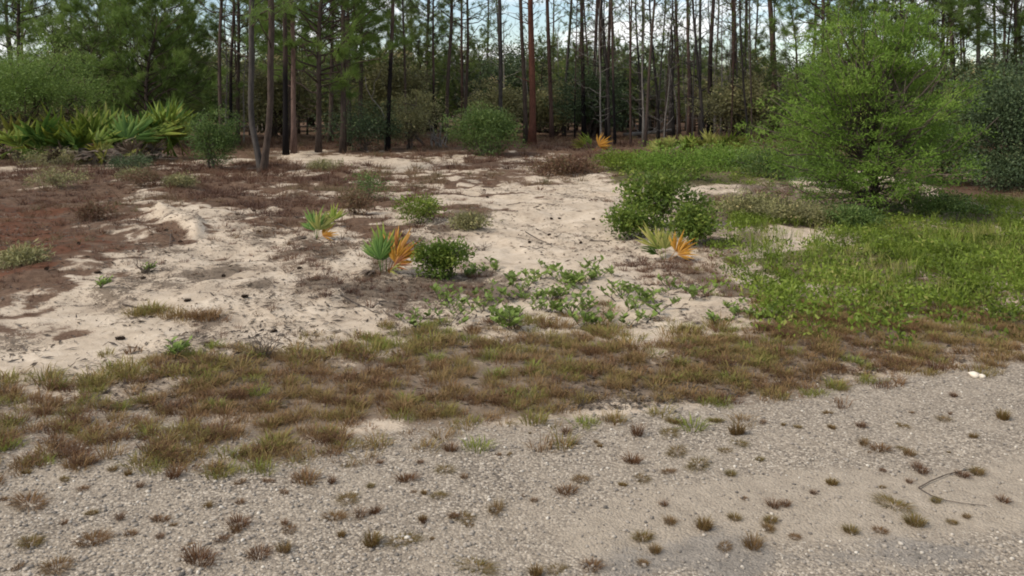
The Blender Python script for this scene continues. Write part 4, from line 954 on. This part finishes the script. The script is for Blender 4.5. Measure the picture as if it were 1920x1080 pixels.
# ------------------------------------------------------------------ grass tufts that can be counted on the gravel
TUFT = []
for i in range(8):
    tr_ = np.random.default_rng(700 + i)
    v_, t_, a_ = blade_tuft(tr_, (150, 260, 200, 140, 280, 180, 110, 220)[i], (.032, .02, .036, .026, .018, .042, .05, .028)[i], (.04, .05, .03, .034, .062, .045, .05, .036)[i], .0023, True, (.03, .04, .022, .028, .05, .03, .02, .03)[i], 1.0)
    base = (.16, .38, .52, .26, .62, .45, .1, .56)[i]
    TUFT.append(Geo().add(v_ * np.array([1, 1, 1]), t_, a_ * 1.6 + base + .05 + tr_.normal(0, .03)).mesh('grass_tuft', M['tuft']))
z7 = [(110, 555), (240, 630), (345, 590), (450, 610), (600, 615), (115, 705), (345, 695), (490, 670), (600, 680), (835, 690), (895, 635), (780, 565), (900, 550), (1065, 630), (1255, 605), (1405, 590), (1585, 615), (1700, 605), (1860, 580), (1645, 525), (1280, 675), (1395, 705), (970, 750), (1065, 730), (745, 770), (215, 795), (65, 795), (1790, 790), (650, 455), (480, 445), (525, 490), (815, 420), (900, 475), (1005, 470), (1245, 475), (1390, 490), (1525, 465), (1575, 400), (1740, 455), (1690, 355), (1870, 370), (240, 465), (100, 440), (10, 540)]
z8 = [(205, 290), (470, 295), (590, 290), (765, 245), (845, 290), (940, 250), (1200, 270), (1310, 265), (1470, 265), (1730, 305), (1840, 235), (1655, 150), (1320, 330), (1380, 350), (1490, 370), (1390, 430), (1530, 430), (1490, 475), (1690, 450), (1745, 440), (1200, 480), (1130, 515), (1840, 545), (1590, 545), (1510, 630), (1650, 625), (1270, 660), (1380, 655), (970, 620), (1060, 680), (835, 610), (870, 535), (980, 565), (1025, 560), (720, 645), (590, 625), (570, 560), (490, 685), (535, 735), (905, 715), (300, 795), (165, 800), (90, 820), (490, 780), (205, 510), (260, 465), (415, 485), (490, 460), (585, 435), (700, 410), (800, 355), (820, 445), (930, 390), (450, 400), (960, 650), (1430, 560), (1705, 605), (800, 715), (330, 340), (620, 360)]
big7 = {(895, 635), (745, 770), (1395, 705), (115, 705), (345, 695), (970, 750), (215, 795), (110, 555), (650, 455), (815, 420)}
big8 = {(720, 645), (300, 795), (845, 290), (1840, 235), (1380, 350), (205, 510), (905, 715), (1510, 630), (470, 295)}
r = np.random.default_rng(41)
gt = []
for (x, y) in z7: gt.append((x / 2, 660 + y / 2 + 8, (x, y) in big7))
for (x, y) in z8: gt.append((960 + x / 2, 660 + y / 2 + 8, (x, y) in big8))
for i in range(45):
    for _ in range(50):
        x = r.random() * 1920; y = 770 + 310 * r.random() ** 1.3
        s_ = float(poly_sd(np.array([x]), np.array([y]), P_GRAVEL)[0])
        if 10 < s_ < 420 and not (x > 1150 and y > 900 and r.random() < .75): break
    gt.append((x, y, None))
special = {(447 + .5, 0): ''}
WHO = {0: 'reddish', 1: 'olive', 2: 'olive', 3: 'brown', 4: 'green', 5: 'olive', 6: 'reddish', 7: 'green'}
named = {(895, 635): 'largest reddish grass tuft on the gravel, left of the middle', (745, 770): 'spiky reddish tuft near the bottom edge, left of the middle', (1395, 705): 'olive tuft with reddish tips alone on the lower gravel, left of the middle',
         (720, 645): 'wide dark olive tuft low on the tan gravel, right of the middle', (300, 795): 'wide brown tuft at the bottom edge, right of the middle', (845, 290): 'dark upright tuft alone below the grass band, right of the middle', (1380, 350): 'dry tan tuft beside a smaller green one on the right gravel'}
allz = [(a, 'z7') for a in z7] + [(a, 'z8') for a in z8]
for i, (x, y, big) in enumerate(gt):
    L0 = at(x, y)
    k = int(r.integers(8)); sc = (1.15 + .3 * r.random()) if big else ((.5 + .5 * r.random() ** 1.5) if big is not None else .3 + .6 * r.random() ** 2)
    if x > 1150 and y > 960: k = int(r.choice([1, 5, 7]))
    if x < 560 and r.random() < .5: k = int(r.choice([0, 3, 6]))
    key = allz[i][0] if i < len(allz) else None
    lab = named.get(key) if key in named and big else None
    grp = None
    if lab is None:
        lab = '%s %s grass tuft %s' % ('small' if sc < .75 else ('middling' if sc < 1.1 else 'large'), WHO[k], ('at the bottom of the gravel' if y > 1000 else 'on the lower gravel' if y > 930 else 'on the middle gravel' if y > 860 else 'just below the grass band') + ', ' +
              ('at the far left' if x < 240 else 'left side' if x < 480 else 'left of the centre' if x < 800 else 'near the centre' if x < 1120 else 'right of the centre' if x < 1440 else 'right side' if x < 1680 else 'at the far right'))
        _ = {'reddish': 'low tuft of reddish grass growing in the bare gravel', 'olive': 'low tuft of olive grass growing in the bare gravel', 'brown': 'low tuft of brown grass growing in the bare gravel', 'green': 'low tuft of greenish grass growing in the bare gravel'}[WHO[k]]
    else:
        k = 0 if 'reddish g' in lab or 'spiky' in lab else (3 if 'brown' in lab or 'tan tuft' in lab else 2)
    single('grass_tuft', TUFT[k], lab, 'grass tuft', L0, r.random() * 6.28, (sc * (.8 + .9 * r.random() ** 2), sc * .85, sc * (.6 + .45 * r.random())), 'grass tufts on the gravel')

# ------------------------------------------------------------------ uncountable cover: grass band, green cover, dry grass, gravel, litter
def sample(poly, n_, amp, feather, ymin, ymax, xmin=-500, xmax=2400, seed=0, wscale=1.3):
    """ground points spread evenly over an outline, thinning at its edge"""
    r = np.random.default_rng(seed); out = []; got = 0
    Ymin, Ymax = FPX * CAMH / (ymax - HOR), FPX * CAMH / (ymin - HOR)
    for _ in range(60):
        Y = Ymin + (Ymax - Ymin) * r.random(n_ * 2); X = ((xmin - 960) / FPX + (xmax - xmin) / FPX * r.random(n_ * 2)) * Ymax
        px, py = px_of(X, Y)
        w = (fbm(X * wscale, Y * wscale, 21, 4) - .5) + .6 * (fbm(X * 5, Y * 5, 31, 3) - .5)
        p_ = soft(poly_sd(px, py, poly) + amp * w * 2, feather)
        ok = (r.random(len(X)) < p_) & (px > xmin) & (px < xmax)
        out.append(np.stack([X[ok], Y[ok]], 1)); got += ok.sum()
        if got >= n_: break
    P_ = np.concatenate(out)[:n_]
    return np.column_stack([P_, height(P_[:, 0], P_[:, 1])])
def scatter_tufts(geo_, tpl, P_, scl, tint, seed, zs=(.7, .6)):
    r = np.random.default_rng(seed); sel = r.integers(len(tpl), size=len(P_))
    for k in range(len(tpl)):
        ii = np.where(sel == k)[0]
        if not len(ii): continue
        s_ = scl[ii]; S3 = np.stack([s_ * (.8 + .5 * r.random(len(ii))), s_ * (.8 + .5 * r.random(len(ii))), s_ * (zs[0] + zs[1] * r.random(len(ii)))], 1)
        scatter(geo_, tpl[k][0], tpl[k][1], rotz(r.random(len(ii)) * 6.283), S3, P_[ii], tint[ii], tpl[k][2])
T_MAT = [blade_tuft(np.random.default_rng(800 + i), 26, .047, .062, .0040, True, .045, 1.0) for i in range(6)]
T_FAR = [blade_tuft(np.random.default_rng(820 + i), 26, .16, .13, .010, False, .08, 1.0) for i in range(5)]
T_LONG = [blade_tuft(np.random.default_rng(840 + i), 16, .22, .14, .0055, True, .04, 1.0) for i in range(4)]
G = Geo()
def clumped(P_, n_, sd_, seed):
    r = np.random.default_rng(seed); q = np.repeat(P_, n_, 0); o_ = r.normal(size=(len(q), 2)) * sd_
    q[:, :2] += o_; q[:, 2] = height(q[:, 0], q[:, 1])
    return q, np.exp(-(o_ ** 2).sum(1) / (2 * (sd_ * 1.1) ** 2)), np.repeat(r.normal(size=len(P_)), n_)
P1, c1, t1 = clumped(sample(P_DENSE, 560, 80, 60, 560, 880, seed=1), 6, .034, 61)
P2, c2, t2 = clumped(sample(P_BAND, 430, 110, 75, 560, 900, seed=2), 4, .026, 62)
P2c, c2c, t2c = clumped(sample([(-300, 720), (150, 712), (480, 700), (560, 850), (430, 875), (-300, 880)], 230, 80, 50, 690, 900, xmin=-300, seed=63), 5, .028, 64)
P2d, c2d, t2d = clumped(sample([(1350, 520), (1600, 530), (1920, 500), (2300, 470), (2300, 620), (1920, 610), (1350, 620)], 130, 80, 40, 480, 640, xmin=1250, seed=65), 5, .04, 66)
P2e, c2e, t2e = clumped(sample([(1200, 650), (1280, 612), (1600, 585), (1920, 570), (2300, 550), (2300, 670), (1920, 682), (1600, 715), (1250, 765)], 170, 60, 40, 550, 790, xmin=1150, seed=67), 6, .034, 68)
P1b = sample(P_DENSE, 1500, 60, 40, 560, 860, seed=5)
PB = np.vstack([P1, P2, P2c, P2d, P2e, P1b]); cl_h = np.concatenate([c1, c2, c2c, c2d, c2e, np.full(len(P1b), .3)]); cl_t = np.concatenate([t1, t2, t2c, t2d, t2e, np.zeros(len(P1b))])
big_n = fbm(PB[:, 0] * 1.5, PB[:, 1] * 1.5, 71, 3); r = np.random.default_rng(3)
upper = np.clip((PB[:, 1] - 4.9) / 1.6, 0, 1)
tint = np.clip(.39 + (big_n - .5) * .6 + .10 * upper + .25 * cl_t + r.normal(0, .1, len(PB)), .02, .98)
scatter_tufts(G, T_MAT, PB, (.32 + .3 * r.random(len(PB)) + .62 * cl_h) * (.8 + .35 * big_n), tint, 4)
# taller greener clumps along the upper edge of the band
edge_pts = [(20, 715), (80, 715), (215, 705), (240, 700), (330, 700), (400, 690), (430, 688), (560, 672), (610, 668), (700, 660), (810, 648), (1040, 640), (1130, 625), (1270, 628), (1300, 620), (1340, 612), (1180, 640), (950, 660), (760, 655), (180, 720)]
Pe = []
for (x, y) in edge_pts:
    for q in range(7): Pe.append(at(x + r.normal() * 16, y + r.normal() * 6))
Pe = np.array(Pe); scatter_tufts(G, T_MAT, Pe, 1.0 + .6 * r.random(len(Pe)), np.clip(r.normal(.64, .12, len(Pe)), 0, 1), 6)
for pts, lab in (([(255, 590), (280, 585), (300, 588), (330, 596), (360, 600), (395, 596)], 'long low patch of olive and brown grass on the open sand, left'), ([(1000, 605), (1035, 612)], 'short reddish dry grass patch below the leafy seedlings')):
    Gp = Geo(); L0 = at(*pts[0]); Pp = np.array([at(x + r.normal() * 9, y + r.normal() * 3) for x, y in pts for q in range(9)]) - L0
    scatter_tufts(Gp, T_MAT, Pp, 1.0 + .6 * r.random(len(Pp)), np.clip(.75 - .5 * (Pp[:, 0] / (Pp[:, 0].max() + .01)) + r.normal(0, .1, len(Pp)), 0, 1), 66)
    single('grass_patch', Gp.mesh('grass_patch', M['grass']), lab, 'grass', L0)
for x, y, lab, sd_ in ((498, 668, 'dark bare twiggy dead plant at the top edge of the grass band', 5), (905, 470, 'tiny bare twiggy plant on the open path beside the compact shrub', 6), (272, 512, 'grey bare twiggy plant on the sand near the sand bank', 7)):
    Gp = Geo(); rq = np.random.default_rng(sd_); L0 = at(x, y); hq = .16 if sd_ != 6 else .09
    for q in range(22):
        a_ = rq.random() * 6.283; e_ = np.array([math.cos(a_) * .11, math.sin(a_) * .08, hq * (.5 + .6 * rq.random())]); pq_ = wobble((rq.normal() * .02, rq.normal() * .02, -.01), e_, 5, .012, int(rq.integers(9999)))
        v_, t_ = tube(pq_, np.linspace(.003, .0012, 5), 3); Gp.add(v_, t_)
    single('dead_plant', Gp.mesh('dead_plant', M['twig'], True), lab, 'plant', L0)
stuff('grass', G.mesh('grass', M['grass']), 'brown and olive mat grass in a band between gravel and sand', 'grass')

G = Geo()
P3 = sample(P_GREEN, 4000, 130, 50, 380, 600, xmin=1200, xmax=2300, seed=7); P4 = sample(P_GREEN2, 500, 20, 12, 285, 360, xmin=1100, xmax=1560, seed=8)
px, py = px_of(P3[:, 0], P3[:, 1]); rk = np.random.default_rng(77); pt_ = fbm(P3[:, 0] * .9, P3[:, 1] * .7, 301, 4); keep = (poly_sd(px, py, P_SANDGAP2) < 6) & ((pt_ > .44) | (rk.random(len(P3)) < .28)); P3 = P3[keep]
P4b = sample([(1400, 550), (1920, 530), (2300, 510), (2300, 640), (1400, 640)], 260, 120, 40, 520, 660, xmin=1300, xmax=2300, seed=10)
PG = np.vstack([P3, P4, P4b]); r = np.random.default_rng(9)
per = 26; rep = np.repeat(np.arange(len(PG)), per)
nz = fbm(PG[:, 0] * 2.2, PG[:, 1] * 2.2, 91, 3)
hh = .02 + .26 * np.clip(nz - .25, 0, 1)
off = r.normal(size=(len(rep), 3)) * .055; pos_ = PG[rep] + off; pos_[:, 2] = PG[rep, 2] + hh[rep] * r.random(len(rep)) + .01
ow = nrm(off + np.array([0, 0, .06])); leaves(G, r, pos_, ow, .040, .45, np.clip(.15 + (nz[rep] - .2) * 1.0 + .12 * r.normal(size=len(PG))[rep] + r.normal(0, .1, len(rep)), 0, 1))
stuff('ground_cover', G.mesh('ground_cover', M['cover']), 'low bright green leafy ground cover on the slope below the yellow-green tree', 'ground cover')
G = Geo()
P5 = sample(P_GREEN, 1100, 40, 30, 380, 610, xmin=1250, xmax=2300, seed=11); nz = fbm(P5[:, 0] * 1.2, P5[:, 1] * 1.2, 95, 3)
scatter_tufts(G, T_LONG, P5, .5 + .6 * r.random(len(P5)), np.clip(.6 + (nz - .5) * 1.5 + r.normal(0, .2, len(P5)), 0, 1), 12)
stuff('tall_grass', G.mesh('tall_grass', M['cover']), 'thin green and straw grass blades standing among the ground cover', 'grass')

G = Geo(); r = np.random.default_rng(13)
P6 = sample(P_LITTER, 1900, 60, 30, 312, 640, xmin=-300, xmax=860, seed=13)
P7 = sample([(300, 300), (760, 300), (830, 345), (700, 395), (500, 380), (300, 390)], 500, 30, 20, 300, 400, xmin=250, xmax=880, seed=14)
P7b = sample([(860, 292), (1140, 296), (1160, 335), (1010, 348), (880, 330), (700, 325), (560, 300)], 420, 60, 20, 288, 360, xmin=500, xmax=1250, seed=24)
P7c = sample([(440, 385), (560, 372), (720, 385), (860, 370), (900, 420), (800, 440), (760, 500), (640, 470), (560, 520), (470, 470), (400, 440)], 330, 130, 60, 360, 530, xmin=380, xmax=930, seed=34)
P7d = sample([(540, 480), (700, 478), (900, 510), (900, 560), (740, 600), (560, 545)], 230, 90, 40, 465, 610, xmin=500, xmax=940, seed=35)
P8 = sample(P_FOREST, 2600, 10, 10, 258, 310, xmin=-100, xmax=2000, seed=15)
P9c = sample([(1700, 330), (2400, 325), (2400, 395), (1850, 392), (1770, 365)], 260, 20, 12, 325, 400, xmin=1650, xmax=2300, seed=27)
P9d = sample([(1150, 470), (1230, 480), (1330, 470), (1360, 520), (1420, 560), (1300, 560), (1200, 520)], 260, 60, 20, 455, 575, xmin=1100, xmax=1480, seed=28)
P9b = sample([(1400, 520), (1560, 540), (1800, 480), (1920, 420), (2300, 400), (2300, 600), (1920, 600), (1500, 600)], 700, 120, 40, 400, 610, xmin=1300, xmax=2300, seed=18)
P9 = sample(P_SHADE, 300, 20, 14, 340, 430, xmin=1250, xmax=1800, seed=16)
r2 = np.random.default_rng(131); Yq = 5.6 + 9 * r2.random(5200); Xq = (r2.random(5200) - .5) * 1.3 * Yq; pq, qq = px_of(Xq, Yq)
dq = np.clip(fbm(Xq * 1.1, Yq * .6, 51, 5) * 3.2 - 1.45, 0, 1) * (1 - .9 * soft(poly_sd(pq, qq, [(860, 350), (1120, 350), (1180, 480), (1240, 520), (1000, 560), (860, 500), (840, 420)]), 60)) + .35 * soft(poly_sd(pq, qq, P_DARK1), 30)
okq = (r2.random(5200) < dq * .55) & (poly_sd(pq, qq, P_BAND) < -10) & (poly_sd(pq, qq, P_GREEN) < 0) & (poly_sd(pq, qq, P_GRAVEL) < 0)
PQ = np.column_stack([Xq[okq], Yq[okq], height(Xq[okq], Yq[okq])])
PD = np.vstack([P6, P7, P7b, P7c, P7d, P8, P9, PQ, P9b, P9c, P9d]); px, py = px_of(PD[:, 0], PD[:, 1]); nz = fbm(PD[:, 0] * .8, PD[:, 1] * .8, 99, 3)
keep = (poly_sd(px, py, P_BANK) < -3) & (poly_sd(px, py, P_STREAK) < 2); PD = PD[keep]; nz = nz[keep]; py = py[keep]
scatter_tufts(G, T_FAR, PD, (.45 + .5 * r.random(len(PD))) * np.clip(PD[:, 1] / 13, .5, 2.4), np.clip(.25 + (nz - .4) * 1.3 + r.normal(0, .13, len(PD)), 0, 1), 17, zs=(.5, .6))
stuff('dry_grass', G.mesh('dry_grass', M['dry']), 'dry reddish-brown grass and weeds over the litter at the wood edge', 'dry grass')

# gravel stones
G = Geo(); r = np.random.default_rng(19); n_ = 15000
Y = 2.75 + 2.6 * r.random(n_ * 3) ** 1.15; X = (r.random(n_ * 3) - .5) * 1.5 * Y
px, py = px_of(X, Y); wt = soft(poly_sd(px, py, P_GRAVEL) + 30 * (fbm(X * 2, Y * 2, 3, 3) - .5), 30) * (1 - .65 * soft(poly_sd(px, py, P_TAN), 40)) * (.35 + .9 * fbm(X * 1.1, Y * 1.1, 44, 3))
ok = r.random(len(X)) < wt; X = X[ok][:n_]; Y = Y[ok][:n_]
sz = .0028 + .0072 * r.random(len(X)) ** 3
pos_ = np.column_stack([X, Y, height(X, Y) + sz * .25])
shapes = [ico * (1 + .22 * r.normal(size=(12, 1)).clip(-1, 1)) for _ in range(6)]; sel = r.integers(6, size=len(X))
tn = np.clip(r.normal(.48, .2, len(X)), 0, .9)
for k in range(6):
    ii = sel == k; S3 = np.stack([sz[ii] * (.8 + .6 * r.random(ii.sum())), sz[ii] * (.7 + .5 * r.random(ii.sum())), sz[ii] * (.45 + .4 * r.random(ii.sum()))], 1)
    scatter(G, shapes[k], icoT, rotz(r.random(ii.sum()) * 6.283), S3, pos_[ii], tn[ii])
stuff('gravel', G.mesh('gravel', M['stone']), 'loose grey and tan gravel over the roadside shoulder', 'gravel')

# litter flakes and bits of stick on the open sand
G = Geo(); r = np.random.default_rng(29); n_ = 90000
Y = 4.6 + 15 * r.random(n_) ** 1.3; X = (r.random(n_) - .5) * 1.35 * Y
px, py = px_of(X, Y)
den = np.clip(fbm(X * 1.1, Y * .6, 51, 5) * 3.2 - 1.3, 0, 1) * 1.2 + .10 + .5 * np.clip(fbm(X * 3.2, Y * 1.7, 58, 4) * 3.0 - 1.4, 0, 1) + .5 * soft(poly_sd(px, py, P_DARK1), 20) + .4 * soft(poly_sd(px, py, [(940, 360), (1060, 370), (1060, 470), (960, 470), (930, 420)]), 30)
path = soft(poly_sd(px, py, [(880, 430), (1000, 470), (1150, 470), (1200, 500), (1000, 520), (880, 500)]), 20)
ok = (r.random(n_) < den * (1 - .85 * path)) & (poly_sd(px, py, P_GRAVEL) < 0) & (poly_sd(px, py, P_GREEN) < 0)
X, Y = X[ok], Y[ok]; n_ = len(X)
a = r.normal(0, 1.0, n_); fw = np.stack([np.cos(a), np.sin(a), r.normal(0, .22, n_)], 1); up = np.stack([r.normal(0, .5, n_), r.normal(0, .5, n_), np.ones(n_)], 1)
ln = .018 + .09 * r.random(n_) ** 3; wd = np.where(r.random(n_) < .6, .006, .018)
scatter(G, LEAF_V - np.array([.5, 0, 0]), LEAF_T, frames(fw, up), np.stack([ln, wd, wd * 1.5], 1), np.column_stack([X, Y, height(X, Y) + .008]), np.clip(r.normal(.4, .22, n_), 0, 1))
stuff('leaf_litter', G.mesh('leaf_litter', M['litter']), 'scattered dark leaf litter and twig bits on the pale sand', 'litter')
# things that still share a description are told apart by their place, left to right
ORD = ['leftmost', 'second from left', 'third from left', 'fourth from left', 'fifth from left', 'sixth from left', 'seventh from left', 'eighth from left', 'ninth from left', 'tenth from left', 'eleventh from left', 'twelfth from left']
byl = {}
for o_ in S.objects:
    if o_.parent is None and o_.get('label') and o_.get('category') and not o_.get('kind'): byl.setdefault(o_['label'], []).append(o_)
for lab, obs in byl.items():
    if len(obs) < 2: continue
    obs.sort(key=lambda q: q.location.x / max(q.location.y, .1))
    for i, o_ in enumerate(obs):
        suf = ('left one', 'right one')[i] if len(obs) == 2 else ('left one', 'middle one', 'right one')[i] if len(obs) == 3 else ORD[min(i, 11)]
        o_['label'] = lab + ', ' + suf
print('TRIS', sum(len(m_.polygons) for m_ in bpy.data.meshes), 'OBJ', len(bpy.data.objects))
